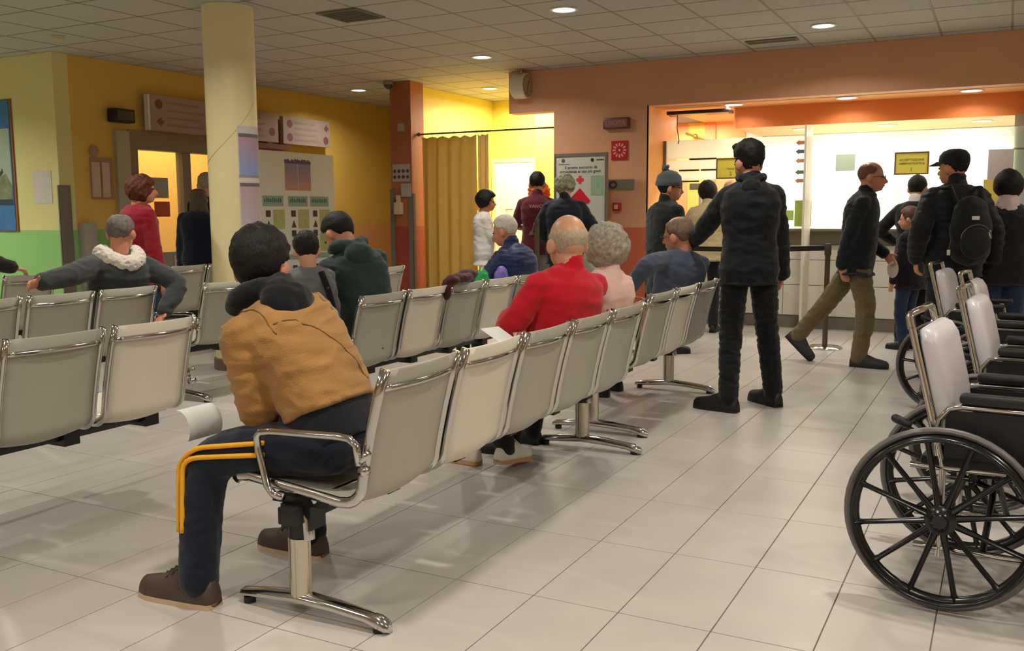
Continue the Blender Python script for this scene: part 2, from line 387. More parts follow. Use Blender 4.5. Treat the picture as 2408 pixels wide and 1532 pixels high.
SIGN_P = M('sign_panel', (162, 142, 134), 0.5, var=0.05, vscale=6); SIGN_D = M('sign_maroon', (122, 76, 68), 0.6); SIGN_T = M('sign_print', (146, 128, 120), 0.7)
def over_sign(y0, y1, z0, z1, label, marks, white_edge=False):
    t = thing('overhead_sign', label, 'sign', (-8.75, (y0+y1)/2, (z0+z1)/2)); w, h = (y1-y0)/2, (z1-z0)/2
    obj('panel', MB().box(-0.03, 0.03, -w, w, -h, h), SIGN_P, t, smooth=False)
    obj('hanger', MB().box(-0.10, -0.03, -w*0.7, -w*0.7+0.03, -0.02, 0.02).box(-0.10, -0.03, w*0.7-0.03, w*0.7, -0.02, 0.02), GREYALU, t, smooth=False)
    if white_edge: obj('edge_strip', MB().box(-0.032, 0.034, -w-0.022, -w, -h, h), WHITE, t, smooth=False)  # plain white strip on the left end of the sign
    for (yy, zz, kind) in marks:
        m = MB()
        if kind == 'a': m.prism([(yy-0.045, zz), (yy+0.03, zz+0.055), (yy+0.03, zz+0.02), (yy+0.06, zz+0.02), (yy+0.06, zz-0.02), (yy+0.03, zz-0.02), (yy+0.03, zz-0.055)], 0.0305, 0.0325, 'x')
        else: m.lathe([(0.001, 0.0305), (0.055, 0.0305), (0.055, 0.0325), (0.001, 0.0325)], 14, (0, yy, zz), 'x')
        obj('pictogram', m, SIGN_D, t, smooth=False)
    for k in range(4):
        zz = h*0.62-k*h*0.42
        obj('print_line', MB().box(0.0305, 0.0315, -w*0.55, w*(0.35+0.12*(k % 2)), zz-0.014, zz+0.014), SIGN_T, t, smooth=False)
over_sign(7.72, 8.83, 2.27, 2.67, 'grey overhead sign with dark red pictograms left of the round column', [(-0.42, 0.1, 'c'), (-0.42, -0.1, 'a'), (0.42, 0.1, 'c'), (0.43, -0.1, 'c')], True)
over_sign(8.9, 9.86, 2.26, 2.63, 'grey overhead sign mostly hidden behind the round column', [(0.36, -0.05, 'c'), (-0.36, 0.08, 'c')])
over_sign(9.96, 10.95, 2.255, 2.62, 'grey overhead sign with dark red pictograms above the white display board', [(-0.36, 0.09, 'c'), (-0.36, -0.09, 'c'), (0.40, 0.08, 'a'), (0.40, -0.09, 'c')])
tag(obj('door_header', MB().box(-8.84, -8.70, 9.3, 10.1, 2.17, 2.235), M('header_brown', (110, 70, 50), 0.5), smooth=False), 'thin brown door closer rail under the hidden overhead sign', 'door rail')
t = thing('emergency_lamp', 'black box lamp on the yellow wall left of the overhead signs', 'lamp', (-8.78, 7.38, 2.40))
obj('case', MB().box(-0.07, 0.06, -0.14, 0.14, -0.075, 0.075, bev=0.015), BLACKP, t)
obj('lens', MB().box(0.06, 0.066, -0.11, 0.11, -0.05, 0.05), M('lamp_lens', (60, 60, 58), 0.2), t, smooth=False)
t = thing('leaflet_rack', 'pale leaflet holder on the yellow wall beside the glazed doors', 'leaflet rack', (-8.85, 7.10, 1.80))
obj('backboard', MB().box(0.0, 0.015, -0.12, 0.17, -0.32, 0.13), M('rack_back', (170, 140, 118), 0.6), t, smooth=False)
for yy in (-0.06, 0.06): obj('leaflet', MB().box(0.015, 0.04, yy-0.05, yy+0.045, -0.30, 0.08), M('leaflet_pale', (206, 182, 160), 0.7), t, smooth=False)
obj('disc', MB().lathe([(0.001, 0.015), (0.06, 0.015), (0.06, 0.02), (0.001, 0.02)], 18, (0, -0.06, 0.2), 'x'), MATS['rack_back'], t)
tag(obj('door_jamb_cover', MB().box(-8.86, -8.80, 7.31, 7.49, 0.9, 2.24), M('jamb_grey', (176, 172, 150), 0.5), smooth=False), 'pale grey upright cover panel beside the glazed doors', 'panel')
tag(obj('wall_heater', MB().box(-8.86, -8.74, 6.80, 6.95, 0.2, 1.22, bev=0.01), M('heater_grey', (170, 160, 150), 0.5)), 'pale grey upright box behind the end of the pale yellow wall', 'box')

# ------------------------------------------------------------- pale yellow wall: poster, notice
t = thing('wall_poster', 'tall blue poster with a bronze figure on the pale yellow wall', 'poster', (-9.93, 6.585, 1.84))
obj('frame', MB().box(-0.40, 0.38, 0.0, 0.014, -0.71, 0.71), M('poster_frame', (150, 92, 50), 0.5), t, smooth=False)
BLUE = M('poster_blue', (58, 116, 178), 0.55, var=0.15, vscale=4)
obj('sheet', MB().box(-0.385, 0.35, -0.006, 0.0, -0.70, 0.70), BLUE, t, smooth=False)
obj('photo_print', MB().box(-0.08, 0.335, -0.008, -0.006, -0.42, 0.40), M('poster_sky', (166, 184, 172), 0.6, var=0.08, vscale=3), t, smooth=False)
obj('print_rock', MB().prism([(-0.08, -0.42), (0.335, -0.42), (0.335, -0.22), (0.24, -0.08), (0.12, -0.12), (0.02, -0.10), (-0.08, -0.14)], -0.0095, -0.008, 'y'), M('poster_rock', (128, 132, 108), 0.6, var=0.35, vscale=7), t, smooth=False)
obj('print_figure', MB().prism([(0.03, -0.10), (0.0, 0.02), (0.02, 0.10), (0.0, 0.17), (0.02, 0.25), (0.08, 0.30), (0.09, 0.26), (0.07, 0.18), (0.09, 0.08), (0.07, 0.0), (0.16, -0.06), (0.18, -0.02), (0.2, -0.07), (0.12, -0.13)], -0.0105, -0.0095, 'y'), M('poster_bronze', (62, 66, 52), 0.6), t, smooth=False)
obj('print_base', MB().box(-0.08, 0.335, -0.0105, -0.0095, -0.42, -0.36), M('poster_shadow', (40, 62, 78), 0.6), t, smooth=False)
obj('print_heading', MB().box(-0.36, 0.2, -0.0075, -0.006, 0.50, 0.61), M('poster_title', (112, 158, 196), 0.6, var=0.3, vscale=40, stretch=(1, 1, 0.1)), t, smooth=False)
tag(obj('paper_notice', MB().box(-9.27, -8.97, 6.595, 6.5995, 1.43, 1.775), M('notice_white', (214, 208, 204), 0.8), smooth=False), 'blank white paper notice on the pale yellow wall', 'notice')

# papers wrapped on the column
def wrap(name, a0, a1, z0, z1, r, mat, parent):
    n = 10; rings = []
    for rr, zz in ((r, z0), (r, z1)):
        rings.append([(rr*math.cos(a0+(a1-a0)*k/n), rr*math.sin(a0+(a1-a0)*k/n), zz) for k in range(n+1)])
    for rr, zz in ((r+0.0012, z1), (r+0.0012, z0)):
        rings.append([(rr*math.cos(a0+(a1-a0)*k/n), rr*math.sin(a0+(a1-a0)*k/n), zz) for k in range(n+1)])
    return obj(name, MB().loft(rings, cap=False, close=False), mat, parent)
def grad_paper(name, top, bot, z0, z1):
    m = M(name, top, 0.7); nt = m.node_tree; b = nt.nodes['Principled BSDF']
    g = nt.nodes.new('ShaderNodeTexCoord'); s = nt.nodes.new('ShaderNodeSeparateXYZ'); nt.links.new(g.outputs['Object'], s.inputs[0])
    mr = nt.nodes.new('ShaderNodeMapRange'); mr.inputs['From Min'].default_value = z0; mr.inputs['From Max'].default_value = z1; nt.links.new(s.outputs['Z'], mr.inputs['Value'])
    mx = nt.nodes.new('ShaderNodeMixRGB'); mx.inputs[1].default_value = rgb(bot); mx.inputs[2].default_value = rgb(top)
    nt.links.new(mr.outputs[0], mx.inputs[0]); nt.links.new(mx.outputs[0], b.inputs['Base Color']); return m
for k, (z0, z1, lb) in enumerate(((1.62, 1.98, 'upper'), (1.22, 1.58, 'lower'))):
    t = thing('column_poster', lb+' curved poster with a dark skyline print on the round column', 'poster', (-5.75, 5.94, 0))
    wrap('sheet', -0.62, 0.55, z0-0.02, z1+0.04, 0.2068, M('poster_white', (214, 206, 200), 0.7), t)
    wrap('print_sunset', -0.58, 0.50, z0, z1-0.05, 0.2084, grad_paper('column_print', (186, 152, 168), (140, 160, 206), z0, z1-0.05) if k == 0 else grad_paper('column_print_low', (190, 164, 164), (190, 180, 190), z0, z1-0.05), t)
    wrap('print_skyline', -0.58, 0.50, z1-0.05, z1-0.02, 0.2084, M('skyline_dark', (112, 108, 104), 0.7), t)

# ------------------------------------------------------------- display board
bd = thing('display_board', 'white free-standing display board with green text columns in front of the glazed doors', 'display board', (-8.0, 9.36, 0))
obj('panel', MB().box(-0.02, 0.02, -0.72, 0.72, 0.32, 2.075), M('board_white', (226, 232, 224), 0.5), bd, smooth=False)
for yy in (-0.6, 0.6): obj('foot', MB().box(-0.28, 0.28, yy-0.02, yy+0.02, 0.0, 0.03).box(-0.015, 0.015, yy-0.015, yy+0.015, 0.03, 0.33), GREYALU, bd, smooth=False)
def bp(name, y0, y1, z0, z1, mat, dx=0.0): return obj(name, MB().box(0.0205, 0.022+dx, y0, y1, z0, z1), mat, bd, smooth=False)
PS = grad_paper('board_print', (140, 140, 168), (196, 152, 140), 1.62, 1.93)
bp('print_sunset', -0.245, -0.005, 1.60, 1.95, PS); bp('print_sunset', 0.005, 0.245, 1.60, 1.95, PS)
random.seed(3)
sk = [(-0.25, 1.935)]
for k in range(26): sk.append((-0.25+0.5*k/25, 1.965+0.035*random.random()))
sk.append((0.25, 1.935))
obj('print_skyline', MB().prism(sk, 0.0222, 0.0235, 'x'), M('board_skyline', (96, 94, 112), 0.7), bd, smooth=False)
GH = M('board_heading', (150, 178, 160), 0.7); GT = M('board_text', (178, 190, 128), 0.7, var=0.1, vscale=60, stretch=(1, 0.2, 1)); GP = M('board_picture', (78, 76, 72), 0.7); GL = M('board_letter', (70, 116, 96), 0.7)
for k, yy in enumerate((-0.46, 0.0, 0.42)):
    bp('heading_strip', yy-0.20, yy+0.17, 1.40, 1.53, GH)
    for q in range(9): bp('heading_stroke', yy-0.17+0.035*q, yy-0.15+0.035*q, 1.45, 1.49+0.008*(q*5 % 3), GL, 0.001)
    for q in range(2): bp('text_block', yy-0.02, yy+0.19, 1.12-0.30*q, 1.36-0.30*q, GT)
    for q in range(4):
        z = 1.31-0.125*q
        if q == 1: obj('picture_mark', MB().prism([(yy-0.15, z-0.05), (yy-0.06, z-0.05), (yy-0.105, z+0.045)], 0.0205, 0.0225, 'x'), GP, bd, smooth=False)
        else: bp('picture_mark', yy-0.15, yy-0.065, z-0.04, z+0.04, GP)
    bp('heading_strip', yy-0.20, yy+0.17, 0.73, 0.80, GH)
    bp('text_block', yy-0.02, yy+0.19, 0.42, 0.68, GT); bp('picture_mark', yy-0.15, yy-0.065, 0.58, 0.66, GP)

# ------------------------------------------------------------- pillar papers
t = thing('pictogram_sheet', 'grey sheet with two rows of dark pictograms on the orange pillar', 'notice', (-6.99, 10.205, 1.82))
obj('sheet', MB().box(-0.135, 0.135, 0.009, 0.012, -0.105, 0.12), M('sheet_grey', (176, 164, 152), 0.7), t, smooth=False)
for r in range(2):
    for k in range(4): obj('pictogram', MB().lathe([(0.001, 0.007), (0.024, 0.007), (0.024, 0.009), (0.001, 0.009)], 10, (-0.10+0.067*k, 0, 0.03-0.075*r), 'y'), M('pictogram_dark', (80, 70, 62), 0.7), t, smooth=False)
tag(obj('paper_notice', MB().box(-6.99, -6.83, 10.202, 10.205, 1.52, 1.69), MATS['sheet_grey'], smooth=False), 'small grey notice below the pictogram sheet on the orange pillar', 'notice')
t = thing('soap_dispenser', 'pale wall dispenser on the lower part of the orange pillar', 'dispenser', (-7.02, 10.22, 1.38))
obj('case', MB().box(-0.06, 0.06, -0.07, 0.0, -0.09, 0.07, bev=0.015), M('dispenser_white', (206, 178, 154), 0.5), t)
obj('spout', MB().box(-0.02, 0.02, -0.06, -0.01, 0.07, 0.16), MATS['dispenser_white'], t, smooth=False)
tag(obj('paper_label', MB().box(-7.03, -6.93, 10.215, 10.219, 2.36, 2.46), MATS['sheet_grey'], smooth=False), 'small pale label high on the orange pillar', 'label')

# ------------------------------------------------------------- alcove: curtain, rod, door
rod = thing('curtain_rod', 'thin dark curtain rod spanning the yellow alcove', 'curtain rod', (-6.83, 10.36, 2.32))
obj('pole', MB().tube([(0, 0, 0), (2.0, 0, 0)], 0.011, 10), M('rod_bronze', (112, 90, 52), 0.35, 0.6), rod)
obj('finial', MB().ball((0.03, 0, 0), 0.026), MATS['rod_bronze'], rod)
obj('bracket', MB().lathe([(0.001, 0), (0.03, 0), (0.03, 0.02), (0.001, 0.02)], 14, (1.985, 0, 0), 'x'), MATS['rod_bronze'], rod)
CUR = translucent('curtain_cloth', (214, 186, 104), 0.0, 0.28, 0.8)
def curtain(label, x0, x1, folds, amp, seed, mat, ztop=2.27, y0=10.37, cat='curtain'):
    rn = random.Random(seed); n = folds*14; rows = 14
    ph = [rn.uniform(-0.5, 0.5) for _ in range(folds+1)]
    t = thing('curtain', label, cat, (x0, y0, 0)); rings = []
    for r in range(rows+1):
        z = ztop-(ztop-0.06)*r/rows; row = []
        for k in range(n+1):
            u = k/n; f = u*folds
            a = amp*(0.55+0.45*math.sin(3.1*u+seed))*(0.8+0.35*r/rows)
            y = a*math.sin(2*PI*f+0.4*math.sin(2.3*r/rows+ph[int(min(f, folds-1))]))
            x = (x1-x0)*u+0.012*math.sin(4*u*PI+1.3*r/rows)*math.sin(PI*u)
            row.append((x, y, z+(0.012*math.cos(2*PI*f) if r == 0 else 0)))
        rings.append(row)
    b = MB().loft(rings, cap=False, close=False)
    o = obj('cloth', b, mat, t, angle=180); sd = o.modifiers.new('thick', 'SOLIDIFY'); sd.thickness = 0.004
    for k in range(folds+1):
        x = (x1-x0)*k/folds
        obj('ring', MB().tube([(x+0.019*0, 0.019*math.cos(q*PI/6), 2.32-0.003+0.019*math.sin(q*PI/6)) for q in range(12)], 0.0025, 5, closed=True).xf(Matrix.Translation((0, -0.01, 0))), MATS['rod_bronze'], t)
        obj('hook', MB().tube([(x, -0.01, 2.30), (x, -0.01, ztop-0.01)], 0.002, 5), MATS['rod_bronze'], t)
    return t
curtain('wide ochre yellow curtain hanging in the alcove right of the orange pillar', -6.76, -5.95, 5, 0.062, 2, CUR)
curtain('narrow beige curtain edge bunched at the right of the ochre curtain', -5.93, -5.78, 2, 0.03, 5, translucent('curtain_beige', (214, 192, 134), 0.0, 0.45, 0.8))
dr = struct('door_2', MB().box(-6.96, -6.27, 12.70, 12.735, 0.01, 2.06), M('door_white', (246, 246, 240), 0.4))
obj('architrave', MB().box(-7.02, -6.965, 12.69, 12.75, 0, 2.12).box(-6.265, -6.215, 12.58, 12.75, 0, 2.12).box(-6.965, -6.265, 12.69, 12.75, 2.065, 2.12), M('architrave_cream', (238, 226, 170), 0.5), dr, smooth=False)
obj('door_handle', MB().tube([(-6.76, 12.70, 1.36), (-6.76, 12.65, 1.36), (-6.64, 12.65, 1.36)], 0.01, 8), STEEL, dr)
t = thing('alarm_plate', 'small red and yellow plate on the alcove wall behind the woman in white', 'sign', (-7.02, 12.35, 1.5))
obj('red_half', MB().box(0, 0.01, -0.10, 0.10, -0.14, 0.02), M('plate_red', (196, 40, 36), 0.5), t, smooth=False)
obj('yellow_half', MB().box(0, 0.01, -0.10, 0.10, 0.02, 0.3), M('plate_yellow', (244, 214, 84), 0.5), t, smooth=False)

# ------------------------------------------------------------- tall sign board before the orange wall
tt = thing('sign_totem', 'tall white sign board with a red cross and red arrow before the orange wall', 'sign board', (-4.338, 9.95, 0))
obj('panel', MB().box(-0.305, 0.305, -0.02, 0.02, 0.06, 1.94), M('totem_white', (206, 206, 194), 0.3), tt, smooth=False)
obj('frame', MB().box(-0.325, -0.305, -0.03, 0.03, 0.0, 1.975).box(0.305, 0.325, -0.03, 0.03, 0.0, 1.975).box(-0.305, 0.305, -0.03, 0.03, 1.94, 1.975).box(-0.305, 0.305, -0.03, 0.03, 0.0, 0.06), GREYALU, tt, smooth=False)
INK = M('ink_grey', (84, 84, 82), 0.7); RED = M('print_red', (214, 24, 40), 0.5)
text('heading_text', 'il pronto soccorso dà', 0.046, INK, tt, (0.01, -0.0215, 1.815), FACE_Y, bold=0.0006)
text('heading_text', 'precedenza ai casi più gravi', 0.046, INK, tt, (0.0, -0.0215, 1.77), FACE_Y, bold=0.0006)
obj('logo_mark', MB().lathe([(0.001, -0.0225), (0.022, -0.0225), (0.022, -0.0205), (0.001, -0.0205)], 16, (-0.21, 0, 1.895), 'y'), INK, tt, smooth=False)
obj('logo_mark', MB().lathe([(0.001, -0.0225), (0.02, -0.0225), (0.02, -0.0205), (0.001, -0.0205)], 16, (0.15, 0, 1.895), 'y'), M('ink_black', (26, 28, 26), 0.6), tt, smooth=False)
obj('logo_line', MB().box(0.2, 0.29, -0.0222, -0.0205, 1.888, 1.902), INK, tt, smooth=False)
obj('logo_line', MB().box(-0.27, -0.13, -0.0222, -0.0205, 1.85, 1.856), INK, tt, smooth=False)
obj('red_cross', MB().box(-0.018, 0.018, -0.023, -0.0205, 1.63, 1.72).box(-0.045, 0.045, -0.0231, -0.0205, 1.657, 1.693), M('cross_red', (220, 60, 66), 0.5), tt, smooth=False)
obj('red_arrow', MB().prism([(-0.17, 1.42), (0.0, 1.58), (0.13, 1.435), (0.10, 1.405), (0.07, 1.405), (0.07, 1.2), (-0.07, 1.2), (-0.07, 1.42)], -0.024, -0.0205, 'y'), RED, tt, smooth=False)
obj('green_panel', MB().box(0.135, 0.285, -0.0225, -0.0205, 1.50, 1.72), M('print_green', (150, 180, 150), 0.6, var=0.1, vscale=30), tt, smooth=False)
for k in range(6): obj('print_line', MB().box(-0.24, 0.2-0.03*(k % 3), -0.022, -0.0205, 1.1-0.06*k, 1.112-0.06*k), M('ink_pale', (180, 180, 170), 0.7), tt, smooth=False)

# clock, exit sign, fire sign, arrow sign, call point on the orange wall
ck = thing('wall_clock', 'round white double-faced clock on the orange bulkhead', 'clock', (-5.19, 10.13, 2.80))
ck.rotation_euler = (0, 0, math.radians(90))
obj('case', MB().lathe([(0.001, -0.085), (0.14, -0.085), (0.15, -0.075), (0.15, 0.075), (0.14, 0.085), (0.001, 0.085)], 40, axis='y'), M('clock_case', (224, 220, 202), 0.35), ck)
for s in (-1, 1):
    f = obj('dial', MB().lathe([(0.001, 0.0865*s), (0.132, 0.0865*s), (0.132, 0.085*s), (0.001, 0.085*s)], 40, axis='y'), M('clock_dial', (176, 160, 128), 0.35), ck)
    obj('hour_hand', MB().box(-0.006, 0.006, 0.0875*s-0.0008, 0.0875*s+0.0008, -0.01, 0.07).xf(Matrix.Rotation(0.5, 4, 'Y')), M('clock_hand', (70, 60, 36), 0.5), ck, smooth=False)
    obj('minute_hand', MB().box(-0.004, 0.004, 0.0885*s-0.0008, 0.0885*s+0.0008, -0.015, 0.10).xf(Matrix.Rotation(-2.9, 4, 'Y')), MATS['clock_hand'], ck, smooth=False)
    for q in range(12):
        a = q*PI/6; obj('hour_mark', MB().box(-0.004, 0.004, 0.0872*s-0.0006, 0.0872*s+0.0006, 0.105, 0.125).xf(Matrix.Rotation(a, 4, 'Y')), MATS['clock_hand'], ck, smooth=False)
obj('bracket', MB().tube([(0, 0, 0.14), (0, 0, 0.185)], 0.012, 8), MATS['clock_case'], ck)
t = thing('exit_sign', 'unlit brownish exit sign box high on the orange wall', 'sign', (-4.01, 10.21, 2.316))
obj('case', MB().box(-0.155, 0.155, -0.03, 0.04, -0.062, 0.062, bev=0.008), M('exit_case', (112, 62, 54), 0.4), t)
obj('face', MB().box(-0.135, 0.135, -0.034, -0.029, -0.045, 0.045), M('exit_face', (150, 100, 96), 0.3), t, smooth=False)
text('exit_text', 'USCITA', 0.07, M('exit_ink', (190, 140, 130), 0.5), t, (0, -0.0355, 0), FACE_Y)
t = thing('fire_alarm_sign', 'red square sign with a white starburst on the orange wall', 'sign', (-3.98, 10.235, 2.013))
obj('plate', MB().box(-0.10, 0.10, 0, 0.012, -0.11, 0.107), M('sign_red', (192, 34, 42), 0.4), t, smooth=False)
for k in range(12):
    a = k*PI/6
    obj('ray', MB().prism([(-0.006, 0.045), (0.006, 0.045), (0.011, 0.078), (0, 0.086), (-0.011, 0.078)], -0.002, 0.0, 'y').xf(Matrix.Rotation(a, 4, 'Y')), M('ray_pink', (250, 170, 170), 0.5), t, smooth=False)
obj('hub_dot', MB().ball((0, 0, 0), (0.014, 0.004, 0.014)), MATS['ray_pink'], t)
t = thing('arrow_sign', 'flat grey sign with a dark round arrow beside the tall sign board', 'sign', (-3.965, 10.235, 1.62))
obj('plate', MB().box(-0.2, 0.165, 0, 0.012, -0.06, 0.06), M('sign_grey', (140, 134, 112), 0.5), t, smooth=False)
obj('disc', MB().lathe([(0.001, -0.003), (0.05, -0.003), (0.05, 0.0), (0.001, 0.0)], 20, (-0.09, 0, 0), 'y'), M('sign_disc', (74, 66, 56), 0.5), t, smooth=False)
obj('arrow', MB().prism([(-0.12, 0), (-0.08, 0.03), (-0.08, 0.01), (-0.06, 0.01), (-0.06, -0.01), (-0.08, -0.01), (-0.08, -0.03)], -0.005, -0.003, 'y'), MATS['sign_grey'], t, smooth=False)
t = thing('fire_call_point', 'small red fire call point low on the orange wall', 'call point', (-4.0, 10.21, 1.366))
obj('case', MB().box(-0.048, 0.048, -0.02, 0.04, -0.048, 0.048, bev=0.006), M('call_red', (176, 44, 30), 0.4), t)
obj('button_pane', MB().box(-0.022, 0.022, -0.024, -0.019, -0.024, 0.024), M('call_white', (232, 178, 160), 0.4), t, smooth=False)
# ------------------------------------------------------------- reception desk and its glazing
ck = thing('reception_counter', 'long white reception counter with a grey ledge under the orange header', 'counter', (-3.6, 10.75, 0))
CW = M('counter_white', (226, 222, 208), 0.45, var=0.02, vscale=3); CG = M('counter_grey', (148, 138, 120), 0.5, var=0.04)
L = 7.0
obj('carcass', MB().box(0, L, 0.02, 0.6, 0.14, 1.08), CG, ck, smooth=False)
obj('plinth', MB().box(0, L, 0.01, 0.6, 0.0, 0.14), M('plinth_grey', (122, 112, 98), 0.55), ck, smooth=False)
for (z0, z1) in ((0.145, 0.482), (0.488, 0.765), (0.771, 0.93)):
    me = MB().box(0.003, L/5-0.003, 0.0, 0.02, z0, z1, bev=0.002).mesh('front_panel'); me.materials.append(CW)
    for k in range(5): put('front_panel', me, ck, (k*L/5, 0, 0))
obj('ledge', MB().box(0, L, -0.16, 0.45, 1.085, 1.115, bev=0.004), M('ledge_grey', (120, 112, 98), 0.35), ck)
gl = thing('glass_partition', 'frosted white glass screen standing on the reception counter', 'glass screen', (-3.6, 10.78, 1.115))
FROST = translucent('frosted_glass', (236, 246, 232), 0.15, 0.7, 0.4); CLEAR = M('clear_glass', (245, 255, 248), 0.03, alpha=0.14, spec=0.5)
obj('frosted_band', MB().box(0, 6.9, -0.005, 0.005, 0.81, 1.02), FROST, gl, smooth=False)
for z0, z1 in ((0.68, 0.79), (0.56, 0.66)): obj('frosted_band', MB().box(0, 1.7, -0.005, 0.005, z0, z1), FROST, gl, smooth=False)
obj('frosted_band', MB().box(1.7, 6.9, -0.005, 0.005, 0.50, 0.79), FROST, gl, smooth=False)
obj('clear_pane', MB().box(0, 1.7, -0.004, 0.004, 0.12, 0.54), CLEAR, gl, smooth=False)
obj('clear_pane', MB().box(1.7, 6.9, -0.004, 0.004, 0.12, 0.485), M('milky_glass', (236, 244, 238), 0.15, alpha=0.4, spec=0.5), gl, smooth=False)
obj('edge_post', MB().box(-0.035, 0.0, -0.02, 0.02, 0.0, 1.02), GREYALU, gl, smooth=False)
SL = M('slot_dark_green', (30, 48, 34), 0.5)
for x0, x1, z in ((0.28, 0.60, 0.80), (0.16, 0.40, 0.672), (0.42, 0.60, 0.672), (0.18, 0.40, 0.545)):
    obj('slot_strip', MB().box(x0, x1, -0.008, 0.008, z-0.009, z+0.009), SL, gl, smooth=False)
ARROWS = [((0.942), (196, 120, 104), 'a red arrow'), (0.845, (84, 104, 110), 'blue'), (0.744, (214, 160, 120), ''), (0.619, (112, 146, 118), ''), (0.526, (214, 206, 40), '')]
for z, c, _n in ARROWS:
    obj('arrow_sticker', MB().prism([(1.49, z), (1.53, z+0.032), (1.53, z+0.02), (1.60, z+0.02), (1.60, z-0.02), (1.53, z-0.02), (1.53, z-0.032)], -0.0075, -0.005, 'y'), M('sticker_%d' % c[0], c, 0.5), gl, smooth=False)
obj('lime_poster', MB().box(1.50, 1.68, -0.012, -0.009, 0.02, 0.31), M('poster_lime', (176, 206, 92), 0.6), gl, smooth=False)
obj('lime_poster', MB().box(1.38, 1.49, -0.012, -0.009, 0.09, 0.20), MATS['poster_lime'], gl, smooth=False)
obj('pale_green_notice', MB().box(1.92, 2.12, -0.012, -0.009, 0.62, 0.80), M('notice_pale_green', (206, 226, 204), 0.7), gl, smooth=False)
obj('grey_notice', MB().box(3.40, 3.63, -0.012, -0.009, 0.50, 0.80), M('notice_mauve', (196, 186, 184), 0.7), gl, smooth=False)
obj('yellow_notice', MB().box(3.37, 3.54, -0.012, -0.009, 0.24, 0.50), M('notice_yellow', (226, 208, 92), 0.6), gl, smooth=False)
def desk_sign(label, x, y, z, w, h, lines):
    t = thing('desk_sign', label, 'sign', (x, y, z)); f = 0.014
    obj('sheet', MB().box(-w/2+f, w/2-f, -0.003, 0.003, -h/2+f, h/2-f), M('sign_yellow', (238, 226, 92), 0.55), t, smooth=False)
    obj('frame', MB().box(-w/2, w/2, -0.008, 0.006, h/2-f, h/2).box(-w/2, w/2, -0.008, 0.006, -h/2, -h/2+f).box(-w/2, -w/2+f, -0.008, 0.006, -h/2+f, h/2-f).box(w/2-f, w/2, -0.008, 0.006, -h/2+f, h/2-f), M('sign_frame_brown', (128, 70, 30), 0.5), t, smooth=False)
    for s, sz, zz in lines: text('sign_text', s, sz, M('sign_olive_ink', (150, 142, 40), 0.6), t, (0, -0.0042, zz), FACE_Y, bold=0.0004)
desk_sign('yellow sign reading TRIAGE 2 in a brown frame, beside the standing man in black', -2.815, 10.72, 1.795, 0.335, 0.235, [('TRIAGE', 0.028, -0.005), ('2', 0.06, -0.06)])
desk_sign('yellow sign reading ACCETTAZIONE AMMINISTRATIVA 1 in a brown frame at right', -0.912, 10.72, 1.797, 0.335, 0.235, [('ACCETTAZIONE', 0.032, 0.035), ('AMMINISTRATIVA', 0.032, -0.002), ('1', 0.06, -0.065)])
t = thing('divider_screen', 'upright frosted divider screen standing out from the counter beside the barrier post', 'screen', (-1.90, 10.45, 0))
obj('pane', MB().box(-0.008, 0.008, -0.22, 0.12, 0.02, 2.2), translucent('divider_glass', (240, 238, 226), 0.25, 0.6, 0.4), t, smooth=False)
obj('edge_strip', MB().box(-0.012, 0.012, -0.245, -0.22, 0.0, 2.2), M('divider_edge', (226, 220, 196), 0.3), t, smooth=False)
obj('foot', MB().box(-0.05, 0.05, -0.24, 0.14, 0.0, 0.02), GREYALU, t, smooth=False)
# office: cabinet, monitor arm, staff desk furniture seen through the glass
t = thing('office_cabinet', 'pale tall cabinet inside the office behind the frosted glass', 'cabinet', (-1.7, 12.2, 0))
obj('body', MB().box(-0.5, 0.5, -0.2, 0.25, 0.0, 1.75), M('cabinet_pale', (224, 228, 220), 0.5), t, smooth=False)
for s in (-1, 1):
    d = obj('door', MB().box(0.005 if s > 0 else -0.495, 0.495 if s > 0 else -0.005, -0.22, -0.2, 0.03, 1.73), MATS['cabinet_pale'], t, smooth=False)
    obj('handle', MB().box(0.03*s-0.006, 0.03*s+0.006, -0.245, -0.22, 0.9, 1.05), STEEL, d, smooth=False)
t = thing('monitor_stand', 'grey pole stand behind the reception glass near the woman in the beanie', 'stand', (-3.42, 11.62, 0))
obj('pole', MB().tube([(0, 0, 0.02), (0, 0, 1.62)], 0.03, 12), M('stand_grey', (176, 176, 166), 0.4), t)
obj('base', MB().lathe([(0.001, 0), (0.2, 0), (0.2, 0.02), (0.001, 0.03)], 24), MATS['stand_grey'], t)
obj('head', MB().box(-0.14, 0.14, -0.05, 0.05, 1.58, 1.66, bev=0.01), M('stand_dark', (40, 56, 44), 0.4), t)
# hanging display, seen edge on
t = thing('hanging_screen', 'thin dark flat screen hung under the orange header at left', 'screen', (-3.16, 10.6, 2.43))
obj('case', MB().box(-0.37, 0.37, -0.05, 0.10, -0.018, 0.018, bev=0.006).xf(Matrix.Rotation(math.radians(-6), 4, 'X')), M('screen_black', (34, 20, 18), 0.35), t)
obj('panel', MB().box(-0.34, 0.34, -0.03, 0.08, -0.021, -0.017).xf(Matrix.Rotation(math.radians(-6), 4, 'X')), M('screen_grey', (120, 104, 100), 0.2), t, smooth=False)
obj('bracket', MB().tube([(0.34, -0.05, 0.01), (0.34, -0.05, 0.06)], 0.012, 8), WHITE, t)
obj('cable', MB().tube([(-0.28, 0.08, -0.02), (-0.29, 0.10, -0.15), (-0.27, 0.12, -0.3), (-0.28, 0.12, -0.34)], 0.006, 6), M('cable_brown', (120, 60, 30), 0.6), t)
t = thing('wall_lamp_arm', 'small brass wall arm on the yellow strip above the frosted glass', 'wall arm', (-3.75, 12.46, 2.31))
